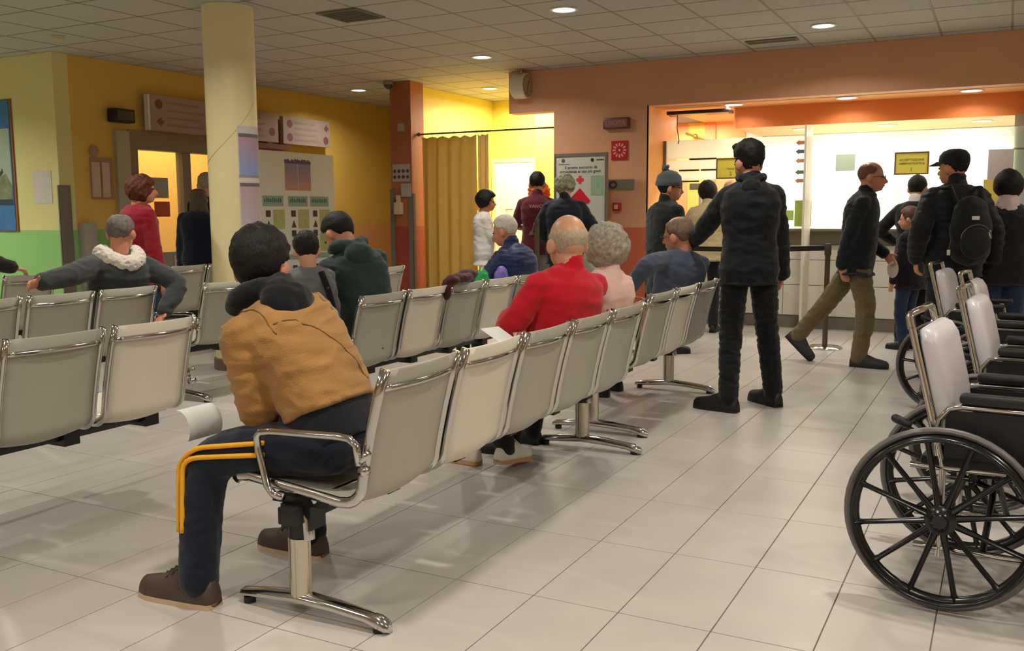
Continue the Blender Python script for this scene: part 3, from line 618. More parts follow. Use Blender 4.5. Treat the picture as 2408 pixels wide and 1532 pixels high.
obj('arm', MB().tube([(-0.14, 0, 0.05), (0.0, -0.03, 0.0), (0.16, -0.03, -0.05)], 0.012, 8), M('brass_dull', (150, 120, 60), 0.4, 0.5), t)
obj('knob', MB().ball((0.0, -0.04, 0), 0.035), MATS['brass_dull'], t)

# ------------------------------------------------------------- queue barrier
def stanchion(label, x, y, h=1.0):
    t = thing('barrier_post', label, 'barrier post', (x, y, 0))
    obj('base', MB().lathe([(0.001, 0), (0.165, 0), (0.165, 0.008), (0.14, 0.022), (0.04, 0.03), (0.001, 0.03)], 36), CHROME, t)
    obj('post', MB().tube([(0, 0, 0.03), (0, 0, h-0.08)], 0.025, 16), M('post_bronze', (104, 94, 80), 0.3, 0.6), t)
    obj('belt_head', MB().lathe([(0.001, h), (0.028, h), (0.032, h-0.01), (0.032, h-0.11), (0.001, h-0.11)], 16), M('belt_head_grey', (70, 62, 58), 0.4), t)
    return t
stanchion('bronze barrier post on a chrome disc behind the walking man', -1.485, 9.25)
stanchion('bronze barrier post hidden behind the man in the blue-grey jacket', -2.95, 9.05)
stanchion('thin grey post in front of the man in the maroon shirt', -4.28, 8.7, 1.24).children[1].scale = (0.75, 0.75, 1)
a, b = Vector((-2.92, 9.05, 0.945)), Vector((-1.515, 9.25, 0.955)); dd = (b-a).normalized()*0.0; rings = []
for k in range(13):
    p = a+(b-a)*k/12; z = -0.012*math.sin(PI*k/12)
    rings.append([(p.x, p.y-0.001, p.z+z-0.024), (p.x, p.y-0.001, p.z+z+0.024), (p.x, p.y+0.001, p.z+z+0.024), (p.x, p.y+0.001, p.z+z-0.024)])
tag(obj('barrier_belt', MB().loft(rings), M('belt_black', (24, 22, 26), 0.7), smooth=False), 'black barrier belt stretched behind the standing man in black', 'barrier belt')

# ------------------------------------------------------------- beam seating
SLG = M('sling_grey', (176, 172, 156), 0.42, var=0.03, vscale=6, bump=0.06, bscale=300); SLC = M('sling_cream', (226, 218, 198), 0.45, var=0.03, vscale=6, bump=0.06, bscale=300)
def prof(o=0.0):
    """side profile of a seat: list of (x, z); x towards the back; o lifts the line off the frame"""
    P = [(-0.615, 0.425), (-0.60, 0.440), (-0.55, 0.443), (-0.42, 0.428), (-0.28, 0.412), (-0.19, 0.402)]
    cx, cz, r = -0.175, 0.475, 0.072
    for k in range(1, 7):
        a = -PI/2+k*(PI/2+0.12)/6*0.93; P.append((cx+r*math.cos(a), cz+r*math.sin(a)))
    P += [(-0.088, 0.55), (-0.065, 0.65), (-0.038, 0.75), (-0.008, 0.835)]
    return P
PW = 0.43
def strap(mb, y):
    pts = prof(); n = len(pts); w, th = 0.016, 0.012; rings = []
    for i, (x, z) in enumerate(pts):
        a = pts[max(i-1, 0)]; b = pts[min(i+1, n-1)]; tx, tz = b[0]-a[0], b[1]-a[1]; l = math.hypot(tx, tz); nx, nz = -tz/l, tx/l
        ring = []
        for k in range(10):
            q = 2*PI*k/10; ring.append((x+nx*w*1.15*math.cos(q), y+th*math.sin(q), z+nz*w*1.15*math.cos(q)))
        rings.append(ring)
    return mb.loft(rings)
frame_me = strap(MB(), 0).mesh('side_frame'); frame_me.materials.append(CHROME)
def sling_mesh(mat):
    pts = prof(); n = len(pts); rings = []; m = 9
    front, back = [], []
    for i, (x, z) in enumerate(pts):
        a = pts[max(i-1, 0)]; b = pts[min(i+1, n-1)]; tx, tz = b[0]-a[0], b[1]-a[1]; l = math.hypot(tx, tz); nx, nz = tz/l, -tx/l
        t = i/(n-1); row = []; row2 = []
        for k in range(m):
            u = k/(m-1); sag = 0.020*math.sin(PI*u)*(0.35+0.65*math.sin(PI*min(max(t, 0.05), 0.98)))
            for r_, off in ((row, 0.0), (row2, 0.006)):
                q = sag+off; r_.append((x+nx*q, 0.012+(PW-0.024)*u, z+nz*q))
        rings.append(row+row2[::-1])
    me = MB().loft(rings).mesh('sling'); me.materials.append(mat); return me
sl_g, sl_c = sling_mesh(SLG), sling_mesh(SLC)
cb = MB(); pts = []
for k in range(11):
    u = k/10; pts.append((0.006+0.026*math.sin(PI*u)-0.03, 0.0+PW*u, 0.775-0.0*u))
cb.tube(pts, 0.011, 8, ref=(0, 0, 1), flat=0.6)
bar_me = cb.mesh('back_bar'); bar_me.materials.append(CHROME)
cb2 = MB().tube([(-0.30, 0, 0.392), (-0.30, PW, 0.392)], 0.012, 8); under_me = cb2.mesh('under_bar'); under_me.materials.append(CHROME)
cb3 = MB(); pts = [(-0.612, PW*k/6, 0.424) for k in range(7)]; cb3.tube(pts, 0.012, 8); frontbar_me = cb3.mesh('front_bar'); frontbar_me.materials.append(CHROME)
for me in (frame_me, sl_g, sl_c, bar_me, under_me, frontbar_me):
    for p in me.polygons: p.use_smooth = True
arm_me = MB()
ap = [(-0.09, 0.54), (-0.10, 0.60), (-0.125, 0.618), (-0.17, 0.622), (-0.43, 0.612), (-0.475, 0.606), (-0.492, 0.588), (-0.488, 0.55), (-0.455, 0.43), (-0.43, 0.405), (-0.39, 0.40)]
arm_me.tube([(x, 0, z) for x, z in ap], 0.0125, 10, ref=(0, 1, 0)); arm_me.tube([(-0.09, 0.0, 0.545), (-0.055, 0.0, 0.585)], 0.011, 8)
arm_me.tube([(-0.083, 0, 0.52), (-0.083, 0.03, 0.52)], 0.016, 10)
arm_me = arm_me.mesh('armrest'); arm_me.materials.append(CHROME)
for p in arm_me.polygons: p.use_smooth = True
legc = MB(); legf = MB()
rr = []
for z, a, b in ((0.045, 0.040, 0.03), (0.26, 0.040, 0.03), (0.262, 0.036, 0.027), (0.335, 0.036, 0.027)):
    rr.append([(-0.365+a*math.cos(2*PI*k/20)*(1.0), b*math.sin(2*PI*k/20), z) for k in range(20)])
legc.loft(rr[:2])
sl = MB().loft([[(x, y, z) for x, y, z in rr[2]], [(x, y, z) for x, y, z in rr[3]]])
legc.box(-0.3255, -0.3235, -0.004, 0.004, 0.05, 0.26); legc.box(-0.37, -0.36, -0.0315, -0.029, 0.05, 0.26)
cap = MB().tube([(-0.40, 0, 0.335), (-0.345, 0, 0.345), (-0.328, 0, 0.325), (-0.325, 0, 0.26)], 0.02, 10, ref=(0, 1, 0))
fo = []
for x, z, w, h in ((-0.62, 0.028, 0.016, 0.012), (-0.60, 0.036, 0.024, 0.018), (-0.5, 0.046, 0.028, 0.02), (-0.365, 0.058, 0.034, 0.022), (-0.23, 0.052, 0.030, 0.021), (-0.10, 0.040, 0.026, 0.020), (-0.055, 0.030, 0.028, 0.026), (-0.03, 0.022, 0.026, 0.020), (-0.018, 0.016, 0.014, 0.012)):
    fo.append([(x, w*math.cos(2*PI*k/14), z+h*math.sin(2*PI*k/14)) for k in range(14)])
legf.loft(fo)
glide = MB().lathe([(0.001, 0), (0.02, 0), (0.02, 0.022), (0.001, 0.022)], 14)
LEGM = []
for nm, mb_, mt in (('leg', legc, ALU), ('sleeve', sl, BLACKM), ('leg_cap', cap, CHROME), ('foot', legf, CHROME), ('glide', glide, BLACKP)):
    me = mb_.mesh(nm); me.materials.append(mt)
    me.polygons.foreach_set('use_smooth', [True]*len(me.polygons)); me.set_sharp_from_angle(angle=math.radians(40)); LEGM.append((nm, me))
PITCH = 0.49
def bench(label, x, y, pattern, legs, arms=(True, True), rz=0.0):
    """row of seats; seat backs towards +X, row running along +Y from y"""
    t = thing('beam_bench', label, 'bench', (x, y, 0), rz, 'beam benches in the waiting room')
    n = len(pattern); Lb = n*PITCH
    obj('beam', MB().box(-0.40, -0.33, -0.02, Lb, 0.315, 0.372, bev=0.004), BLACKM, t)
    for k, ch in enumerate(pattern):
        y0 = 0.03+k*PITCH
        s = put('seat', sl_g if ch == 'g' else sl_c, t, (0, y0, 0))
        s['label'] = ('grey' if ch == 'g' else 'cream')+' sling seat'
        for yy in (0, PW): put('side_frame', frame_me, s, (0, yy, 0))
        put('back_bar', bar_me, s); put('under_bar', under_me, s); put('front_bar', frontbar_me, s)
    for k in range(n+1):
        yy = k*PITCH-0.005+(0.05 if k == 0 else (-0.05 if k == n else 0))
        obj('bracket', MB().box(-0.47, -0.24, yy-0.006, yy+0.045, 0.368, 0.392).box(-0.425, -0.305, yy-0.02, yy+0.058, 0.292, 0.369), BLACKM, t, smooth=False)
    for ly in legs:
        l = put(LEGM[0][0], LEGM[0][1], t, (0, ly, 0))
        for nm, me in LEGM[1:4]: put(nm, me, l)
        for gx in (-0.06, -0.585): put('glide', LEGM[4][1], l, (gx, 0, 0))
    if arms[0]: put('armrest', arm_me, t, (0, 0.0, 0))
    if arms[1]: put('armrest', arm_me, t, (0, n*PITCH+0.0, 0))
    return t
bench('nearest bench on the aisle, five seats, where the man in the tan jacket sits', -1.615, 2.24, 'gcggg', (0.04, 2.45), (True, False), 0.02)
bench('three-seat bench on the aisle beside the standing man in black', -1.765, 5.07, 'gcg', (0.0, 1.48), (False, False), 0.012)
bench('bench at the left with an empty cream seat, second row from the camera', -3.30, 0.70, 'ggggc', (0.1, 0.98), (False, True))
bench('second row bench behind the green hooded man, its seats grey and cream', -3.225, 4.28, 'gcgcg', (0.04, 2.42), (True, False))
bench('third row bench on which the man in the white collar spreads his arms', -5.02, 2.01, 'ggggg', (0.04, 2.42), (False, False))
bench('third row bench beside the round column, mostly hidden by the tan jacket', -4.83, 4.66, 'ggggg', (0.04, 2.42), (True, False))
bench('farthest row bench at the left edge of the picture', -6.88, 2.62, 'ggggg', (0.04, 2.42), (False, False))
bench('farthest row bench before the woman in navy', -6.72, 5.58, 'gggg', (0.04, 1.95), (False, False))

# ------------------------------------------------------------- wheelchairs
TYRE = M('tyre_grey', (104, 99, 96), 0.38); RIMB = M('rim_black', (20, 19, 19), 0.22); VINYL = M('vinyl_grey_white', (204, 198, 200), 0.3, var=0.02, vscale=4); PADB = M('arm_pad_black', (26, 25, 27), 0.45); SEATB = M('seat_black', (24, 24, 25), 0.6)
def ring(R, r, n=48, m=8, fl=1.0, y=0.0):
    return MB().tube([(R*math.cos(2*PI*k/n), y, R*math.sin(2*PI*k/n)) for k in range(n)], r, m, ref=(0, 1, 0), flat=fl, closed=True)
WR = 0.305
tyre_me = ring(WR-0.012, 0.012).mesh('tyre'); tyre_me.materials.append(TYRE)
rim_me = ring(WR-0.036, 0.0165, fl=0.9).mesh('rim'); rim_me.materials.append(RIMB)
hand_me = ring(WR-0.034, 0.0085, y=-0.04).mesh('hand_rim'); hand_me.materials.append(RIMB)
spoke_me = MB().tube([(0.03, 0, 0), (0.12, 0, 0), (WR-0.06, 0, 0), (WR-0.035, 0, 0)], [0.015, 0.0105, 0.0105, 0.018], 8, ref=(0, 1, 0), flat=0.9).mesh('spoke'); spoke_me.materials.append(RIMB)
hub_me = MB().lathe([(0.001, -0.035), (0.022, -0.035), (0.03, -0.02), (0.05, -0.012), (0.045, 0.012), (0.03, 0.02), (0.022, 0.045), (0.001, 0.045)], 20, axis='y').mesh('hub'); hub_me.materials.append(RIMB)
cast_me = MB().tube([(0.078*math.cos(2*PI*k/24), 0, 0.078*math.sin(2*PI*k/24)) for k in range(24)], 0.018, 8, ref=(0, 1, 0), closed=True).lathe([(0.001, -0.012), (0.066, -0.012), (0.066, 0.012), (0.001, 0.012)], 20, axis='y').mesh('caster_wheel'); cast_me.materials.append(RIMB)
for me in (tyre_me, rim_me, hand_me, spoke_me, hub_me, cast_me): me.polygons.foreach_set('use_smooth', [True]*len(me.polygons)); me.set_sharp_from_angle(angle=math.radians(45))
def wheelchair(label, x, y, rz, spin):
    """faces +X at rz 0; y=0 is the chair's middle; the root stands under the rear axle"""
    t = thing('wheelchair', label, 'wheelchair', (x, y, 0), rz, 'wheelchairs parked in a row')
    HW = 0.255
    for s in (-1, 1):
        w = put('rear_wheel', tyre_me, t, (0, s*(HW+0.035), WR)); w.rotation_euler = (0, spin+0.2*s, PI if s > 0 else 0)
        put('rim', rim_me, w); put('hand_rim', hand_me, w); put('hub', hub_me, w)
        for k in range(12):
            sp_ = put('spoke', spoke_me, w); sp_.rotation_euler = (0, 2*PI*k/12, 0)
        f = MB(); yy = s*(HW-0.03)
        f.tube([(-0.135, yy, 0.955), (-0.128, yy, 0.93), (-0.085, yy, 0.76), (-0.02, yy, 0.50), (-0.012, yy, 0.46), (-0.01, yy, 0.16)], 0.0115, 10)          # back post
        f.tube([(-0.11, yy, 0.46), (0.37, yy, 0.47), (0.40, yy, 0.45), (0.405, yy, 0.25)], 0.0115, 10)
        f.tube([(-0.09, yy, 0.19), (0.36, yy, 0.19), (0.40, yy, 0.22), (0.405, yy, 0.30)], 0.0115, 10)
        f.tube([(-0.09, yy, WR), (0.02, yy, WR)], 0.014, 10); f.tube([(0.30, yy, 0.19), (0.30, yy, 0.46)], 0.0115, 8)
        obj('side_frame', f, CHROME, t)
        h = MB().tube([(-0.03, yy+s*0.012, 0.56), (-0.07, yy+s*0.014, 0.575), (-0.13, yy+s*0.014, 0.60)], 0.009, 8); hh = obj('rear_lever', h, CHROME, t)
        obj('grip', MB().tube([(-0.12, yy+s*0.014, 0.596), (-0.16, yy+s*0.014, 0.612)], 0.015, 10, cap='round'), PADB, hh)
        ar = MB().tube([(-0.03, yy, 0.50), (-0.028, yy, 0.62), (0.0, yy, 0.66), (0.04, yy, 0.67), (0.22, yy, 0.67), (0.26, yy, 0.65), (0.27, yy, 0.60), (0.27, yy, 0.46)], 0.011, 10, ref=(0, 1, 0))
        a = obj('armrest', ar, CHROME, t); obj('arm_pad', MB().box(0.03, 0.31, yy-0.028, yy+0.028, 0.682, 0.715, bev=0.012), PADB, a)
        obj('skirt_guard', MB().box(-0.01, 0.26, yy-0.003, yy+0.003, 0.48, 0.655), BLACKP, a, smooth=False)
        c = put('caster_wheel', cast_me, t, (0.37, s*(HW-0.02), 0.096))
        obj('caster_fork', MB().box(-0.015, 0.05, -0.026, -0.02, -0.01, 0.11).box(-0.015, 0.05, 0.02, 0.026, -0.01, 0.11).tube([(0.03, 0, 0.10), (0.03, 0, 0.17)], 0.013, 8), CHROME, c, smooth=False)
        fr = MB().tube([(0.40, yy*0.9, 0.44), (0.45, yy*0.88, 0.42), (0.56, yy*0.85, 0.16), (0.58, yy*0.84, 0.12)], 0.0105, 8)
        r_ = obj('leg_rest', fr, CHROME, t); obj('foot_plate', MB().box(0.52, 0.68, min(yy*0.84, yy*0.84-s*0.15), max(yy*0.84, yy*0.84-s*0.15), 0.105, 0.118), BLACKP, r_, smooth=False)
        obj('brake_lever', MB().tube([(0.20, s*(HW+0.0), 0.44), (0.24, s*(HW+0.03), 0.50), (0.25, s*(HW+0.035), 0.56)], 0.007, 6), CHROME, t)
    b = MB(); rg = []
    for k, (xx, z, th, ww) in enumerate(((-0.105, 0.50, 0.018, 0.20), (-0.115, 0.53, 0.034, 0.222), (-0.15, 0.70, 0.042, 0.224), (-0.187, 0.86, 0.04, 0.222), (-0.199, 0.895, 0.03, 0.205), (-0.204, 0.905, 0.012, 0.19))):
        ring_ = []
        for q in range(28):
            a = 2*PI*q/28; ca, sa = math.cos(a), math.sin(a)
            e = 0.45; ring_.append((xx+0.022+th*math.copysign(abs(ca)**e, ca), ww*math.copysign(abs(sa)**e, sa), z+0.0*ca))
        rg.append([(a_+0.095, b_, c_+0.01) for a_, b_, c_ in ring_])
    obj('back_cushion', MB().loft(rg), VINYL, t, angle=60)
    obj('back_sling', MB().box(-0.006, 0.0, -0.225, 0.225, -0.2, 0.2).xf(Matrix.Translation((-0.062, 0, 0.70)) @ Matrix.Rotation(math.radians(-14), 4, 'Y')), SEATB, t, smooth=False)
    obj('back_bar', MB().tube([(-0.125, -HW+0.03, 0.915), (-0.132, -HW+0.033, 0.942), (-0.137, -HW+0.06, 0.958), (-0.137, HW-0.06, 0.958), (-0.132, HW-0.033, 0.942), (-0.125, HW-0.03, 0.915)], 0.0125, 10), CHROME, t)
    obj('seat', MB().box(-0.08, 0.37, -0.235, 0.235, 0.462, 0.50, bev=0.014), SEATB, t)
    obj('cross_brace', MB().tube([(0.12, -HW+0.03, 0.20), (0.12, HW-0.03, 0.45)], 0.011, 8).tube([(0.15, HW-0.03, 0.20), (0.15, -HW+0.03, 0.45)], 0.011, 8), BLACKM, t)
    obj('axle_bar', MB().tube([(0, -HW-0.02, WR), (0, HW+0.02, WR)], 0.012, 8), BLACKM, t)
    return t
wheelchair('nearest wheelchair, its big spoked wheel cut by the right edge of the picture', -0.115, 3.535, math.radians(-5), 0.0)
wheelchair('second wheelchair from the camera, right behind the nearest one', -0.02, 4.72, math.radians(-4), 0.12)
wheelchair('third wheelchair from the camera, its backrest half behind the second', -0.06, 5.85, math.radians(-4), 0.2)
wheelchair('farthest wheelchair, in front of the man with the backpack', -0.27, 6.85, math.radians(-6), 0.3)
# ------------------------------------------------------------- people
SKIN = M('skin', (208, 152, 124), 0.5, var=0.05, vscale=10); SKIN2 = M('skin_ruddy', (206, 140, 108), 0.45, var=0.06, vscale=10)
EYEW = M('eye', (60, 46, 40), 0.3); LIP = M('lips', (160, 84, 76), 0.5)
def cloth(name, col, rough=0.85, bump=0.25, bs=220, var=0.08, vs_=6, sheen=0.2, spec=0.2): return M(name, col, rough, var=var, vscale=vs_, bump=bump, bscale=bs, sheen=sheen, spec=spec)
def V(*a): return Vector(a)
def ik(S, T, l1, l2, pole):
    d = T-S; L = d.length
    if L > (l1+l2)*0.998: T = S+d*((l1+l2)*0.998/L); d = T-S; L = d.length
    if L < abs(l1-l2)*1.02+1e-4: L = abs(l1-l2)*1.02+1e-4
    u = d.normalized(); a = (l1*l1-l2*l2+L*L)/(2*L); h = math.sqrt(max(l1*l1-a*a, 0))
    p = Vector(pole); p = p-u*p.dot(u)
    if p.length < 1e-5: p = u.orthogonal()
    return S+u*a+p.normalized()*h, T
def limb(mb, pts, rads, n=12, flat=1.0, ref=None):
    """smooth tapered limb through joints, with rounded ends"""
    P, Rr = [], []
    for k in range(len(pts)-1):
        m = 5
        for q in range(m):
            t = q/m; P.append(pts[k].lerp(pts[k+1], t)); Rr.append(rads[k]*(1-t)+rads[k+1]*t)
    P.append(pts[-1]); Rr.append(rads[-1])
    for _ in range(2):
        Q = P[:]
        for i in range(1, len(P)-1): Q[i] = (P[i-1]+P[i]*2+P[i+1])/4
        P = Q
    mb.tube(P, Rr, n, flat=flat, cap='round', ref=ref)
def fuse(name, mb, vox, mat, parent, smooth_it=4, wrinkle=None):
    """union of overlapping closed shapes as one continuous skin"""
    me = bpy.data.meshes.new(name+'_raw'); me.from_pydata(mb.v, [], mb.f); me.update()
    bm = bmesh.new(); bm.from_mesh(me); bmesh.ops.recalc_face_normals(bm, faces=bm.faces); bm.to_mesh(me); bm.free()
    me.name = name; me.materials.append(mat)
    o = put(name, me, parent)
    r = o.modifiers.new('r', 'REMESH'); r.mode = 'VOXEL'; r.voxel_size = vox; r.use_smooth_shade = True
    if smooth_it:
        m = o.modifiers.new('s', 'SMOOTH'); m.factor = 0.5; m.iterations = smooth_it
    FUSED.append((o, wrinkle, Vector((random.random()*9, random.random()*9, 0))))
    return o
def finish_all():
    dg = bpy.context.evaluated_depsgraph_get()
    done = [bpy.data.meshes.new_from_object(o.evaluated_get(dg)) for o, w, f in FUSED]
    tdone = [bpy.data.meshes.new_from_object(o.evaluated_get(dg)) for o in TEXTS]
    for (o, wrinkle, off), me in zip(FUSED, done):
        mat = o.data.materials[0]; old = o.data; nm = o.name
        o.modifiers.clear(); o.data = me; bpy.data.meshes.remove(old); me.name = nm
        if wrinkle:
            amp, fr, ax = wrinkle
            for v, n in zip(me.vertices, [v.normal.copy() for v in me.vertices]):
                c = v.co; p = Vector((c.x*fr*ax[0], c.y*fr*ax[1], c.z*fr*ax[2]))+off
                d = noise.noise(p); e = noise.noise(p*2.3+Vector((5, 1, 2)))
                v.co = c+n*(amp*((1-2*abs(d))-0.4+0.4*e))
        me.materials.clear(); me.materials.append(mat)
        me.polygons.foreach_set('use_smooth', [True]*len(me.polygons))
    for o, me in zip(TEXTS, tdone):
        mat = o.data.materials[0]; me.materials.clear(); me.materials.append(mat)
        q = bpy.data.objects.new('x', me); COL.objects.link(q)
        q.parent = o.parent; q.location = o.location; q.rotation_euler = o.rotation_euler; q.scale = o.scale
        nm = o.name.split('.')[0]; bpy.data.objects.remove(o); q.name = nm
def seams():
    for parent, pts, r, mat in SEAMS:
        me = parent.data; q = []
        for p in pts:
            ok, co, n, i = parent.closest_point_on_mesh(p)
            q.append(co+n*r*0.2)
        obj('seam', MB().tube(q, r, 6), mat, parent, angle=180)
SEAMS = []
def smoothstep(a, b, x):
    t = max(0.0, min(1.0, (x-a)/(b-a))); return t*t*(3-2*t)
class Person:
    def __init__(s, label, x, y, rz, H, z=0.0, pel=None, lean=0, side=0, bend=0, twist=0, head=(0, 0, 0), fat=1.0, shw=1.0, vox=0.011, hs=1.07, neck=0.055, group=None):
        s.root = thing('person', label, 'person', (x, y, z), math.radians(rz), group); s.rz = math.radians(rz); s.k = k = H/1.75; s.x, s.y, s.vox, s.fat = x, y, vox, fat
        s.P = V(0, 0, pel if pel is not None else 0.93*k)
        def dirv(a, b): return V(math.sin(math.radians(b)), math.sin(math.radians(a))*math.cos(math.radians(b)), math.cos(math.radians(a))*math.cos(math.radians(b)))
        s.d1 = dirv(lean-bend*0.5, side); s.d2 = dirv(lean+bend*0.5, side)
        s.Wst = s.P+s.d1*0.22*k; s.N = s.Wst+s.d2*0.33*k
        tw = math.radians(twist)
        s.lat0 = V(1, 0, 0); lat = V(math.cos(tw), math.sin(tw), 0); lat = (lat-s.d2*lat.dot(s.d2)).normalized(); s.lat = lat
        s.fwd = s.d2.cross(lat)*1.0; s.fwd = (lat.cross(s.d2))*-1.0
        s.fwd = s.d2.cross(lat)
        s.sh = 0.150*k*shw
        s.S = {-1: s.N-lat*s.sh-s.d2*0.080*k, 1: s.N+lat*s.sh-s.d2*0.080*k}
        s.Hp = {-1: s.P-V(0.088*k, 0, 0), 1: s.P+V(0.088*k, 0, 0)}
        hy, hp, hr = [math.radians(a) for a in head]
        s.HR = Matrix.Rotation(hy, 3, 'Z') @ Matrix.Rotation(-hp, 3, 'X') @ Matrix.Rotation(hr, 3, 'Y')
        s.hk = hk = hs*k**0.55
        nd = (s.d2*0.55+V(0, 0, 0.45)).normalized()
        s.Nt = s.N+nd*neck*k+s.fwd*0.008
        s.HC = s.Nt+s.HR @ V(0, 0.028, 0.088)*hk
        s.arm, s.leg = {}, {}
    def loc(s, w):
        d = V(w[0]-s.x, w[1]-s.y, w[2]); return Matrix.Rotation(-s.rz, 3, 'Z') @ d
    def wd(s, v):  # world direction to local
        return Matrix.Rotation(-s.rz, 3, 'Z') @ Vector(v)
    def arm_to(s, sd, T, pole, hand=None, curl=0.35, world=True, poleworld=False, palm=None):
        T = s.loc(T) if world else Vector(T); k = s.k
        pole = s.wd(pole) if poleworld else Vector(pole)
        E, T2 = ik(s.S[sd], T, 0.29*k, 0.25*k, pole); s.arm[sd] = (E, T2, s.wd(hand).normalized() if hand is not None else (T2-E).normalized(), curl, s.wd(palm).normalized() if palm is not None else None)
    def leg_to(s, sd, A, pole=(0, 1, 0), toe=None, world=True, pitch=0):
        A = s.loc(A) if world else Vector(A); k = s.k
        Kn, A2 = ik(s.Hp[sd], A, 0.44*k, 0.42*k, pole)
        td = s.wd(toe) if toe is not None else V(0.12*sd, 1, 0)
        td = V(td.x, td.y, td.z).normalized(); s.leg[sd] = (Kn, A2, td, pitch)
    def stand(s, dx=0.10, toe=None):
        for sd in (-1, 1):
            if sd not in s.leg: s.leg_to(sd, (sd*dx*s.k, 0.0, 0.085*s.k), world=False, toe=toe)
    def hang(s):
        for sd in (-1, 1):
            if sd not in s.arm: s.arm_to(sd, s.S[sd]+V(sd*0.06, 0.07, -0.535*s.k), (sd*0.15, -1, 0), world=False)
    def torso(s, mb, g=0.0, hem=-0.02, shirt=True, waist=1.0, flare=0.0):
        k, f = s.k, s.fat; rings = []
        def ell(c, ax, ay, u, w):
            n = 24; e = 0.8
            return [c+u*(ax*math.copysign(abs(math.cos(2*PI*q/n))**e, math.cos(2*PI*q/n)))+w*(ay*math.copysign(abs(math.sin(2*PI*q/n))**e, math.sin(2*PI*q/n))) for q in range(n)]
        f0 = s.d1.cross(s.lat0).normalized(); f1 = s.fwd.normalized(); mid = (s.lat0+s.lat).normalized(); fm = (f0+f1).normalized()
        seq = [(s.P-s.d1*(0.10-hem*0)*k, 0.145, 0.105, s.lat0, f0), (s.P, 0.168, 0.117, s.lat0, f0), (s.P+s.d1*0.12*k, 0.150*waist, 0.108*f, s.lat0, f0), (s.Wst, 0.145*waist, 0.108*f, mid, fm),
               (s.Wst+s.d2*0.11*k+f1*-0.008, 0.160, 0.118, s.lat, f1), (s.Wst+s.d2*0.20*k-f1*0.012, 0.168, 0.118, s.lat, f1), (s.Wst+s.d2*0.27*k-f1*0.012, 0.150, 0.098, s.lat, f1), (s.Wst+s.d2*0.315*k-f1*0.008, 0.095, 0.07, s.lat, f1), (s.N+s.d2*0.015*k, 0.055, 0.055, s.lat, f1)]
        if hem > 0: seq.insert(0, (s.P-s.d1*hem*k, 0.174+flare, 0.127+flare*0.6, s.lat0, f0))
        elif hem < 0: seq = seq[1:] if hem > -0.1 else seq[2:]
        for c, a, b, u, w in seq: rings.append(ell(c, a*k*(0.5+0.5*f)+g, b*k+g, u, w))
        mb.loft(rings)
    def build_body(s, skin=SKIN, hands=True, bald=False):
        k, hk = s.k, s.hk; mb = MB(); s.stand(); s.hang()
        s.torso(mb, -0.012)
        for sd in (-1, 1):
            E, Wr, hd, curl, palm = s.arm[sd]; Kn, A, td, pitch = s.leg[sd]
            limb(mb, [s.S[sd]-s.lat*sd*0.03-s.d2*0.01, E, Wr], [0.043*k, 0.038*k, 0.026*k])
            limb(mb, [s.Hp[sd], Kn, A], [0.078*k, 0.050*k, 0.034*k])
            limb(mb, [A, A+td*0.10*k+td.cross(V(0, 0, 1).cross(td)).normalized()*-0.03*k], [0.030*k, 0.022*k])
            if hands: s.hand(mb, Wr, hd, curl, sd, palm)
        limb(mb, [s.N-s.d2*0.04*k, s.Nt+s.HR @ V(0, 0.0, 0.03)], [0.064*k, 0.056*hk], 14)
        R = s.HR; c = s.HC
        def hb(p, r): mb.ball(c+R @ (V(*p)*hk), [q*hk for q in r], R, 20, 14)
        hb((0, -0.014, 0.022), (0.074, 0.094, 0.094)); hb((0, 0.024, -0.035), (0.060, 0.066, 0.080)); hb((0, 0.052, -0.082), (0.032, 0.032, 0.026)); hb((0, 0.0, -0.045), (0.064, 0.06, 0.055))
        hb((0, 0.062, 0.012), (0.055, 0.022, 0.018))
        limb(mb, [c+R @ (V(0, 0.084, 0.002)*hk), c+R @ (V(0, 0.106, -0.034)*hk)], [0.008*hk, 0.014*hk], 10)
        hb((0, 0.082, -0.064), (0.024, 0.012, 0.010))
        for sd in (-1, 1):
            mb.ball(c+R @ (V(sd*0.081, -0.012, -0.014)*hk), [0.013*hk, 0.023*hk, 0.034*hk], R @ Matrix.Rotation(math.radians(-18*sd), 3, 'Z'), 12, 10)
        s.body = fuse('body', mb, s.vox, skin, s.root, 3)
        ey = MB()
        for sd in (-1, 1): ey.ball(c+R @ (V(sd*0.031, 0.077, 0.002)*hk), [0.013*hk, 0.010*hk, 0.007*hk], R, 10, 8)
        obj('eyes', ey, EYEW, s.body, angle=180)
        obj('mouth', MB().ball(c+R @ (V(0, 0.0885, -0.062)*hk), [0.022*hk, 0.007*hk, 0.006*hk], R, 10, 6), LIP, s.body, angle=180)
        return s
    def hand(s, mb, Wr, hd, curl, sd, palm):
        k = s.k; f = hd.normalized()
        n = palm if palm is not None else (V(-sd, 0, 0)-f*f.dot(V(-sd, 0, 0)))     # palm normal
        n = n-f*f.dot(n)
        if n.length < 0.05: n = f.orthogonal()
        n.normalize(); u = f.cross(n).normalized()*(1 if sd > 0 else -1)
        if u.z < 0 and palm is None: u = -u         # thumb side
        limb(mb, [Wr, Wr+f*0.05*k, Wr+f*0.092*k], [0.024*k, 0.036*k, 0.036*k], 12, flat=0.45, ref=u)
        for q, (off, ln) in enumerate(((0.029, 0.072), (0.010, 0.080), (-0.010, 0.074), (-0.028, 0.058))):
            b = Wr+f*0.088*k+u*off*k; p = [b]; a = curl*0.5+0.04*q
            for seg in range(3):
                d = f*math.cos(a)+n*math.sin(a); p.append(p[-1]+d*ln*k*(0.45, 0.32, 0.25)[seg]); a += curl
            mb.tube(p, [0.0095*k, 0.009*k, 0.0085*k, 0.0075*k], 8, cap='round')
        b = Wr+f*0.025*k+u*0.024*k
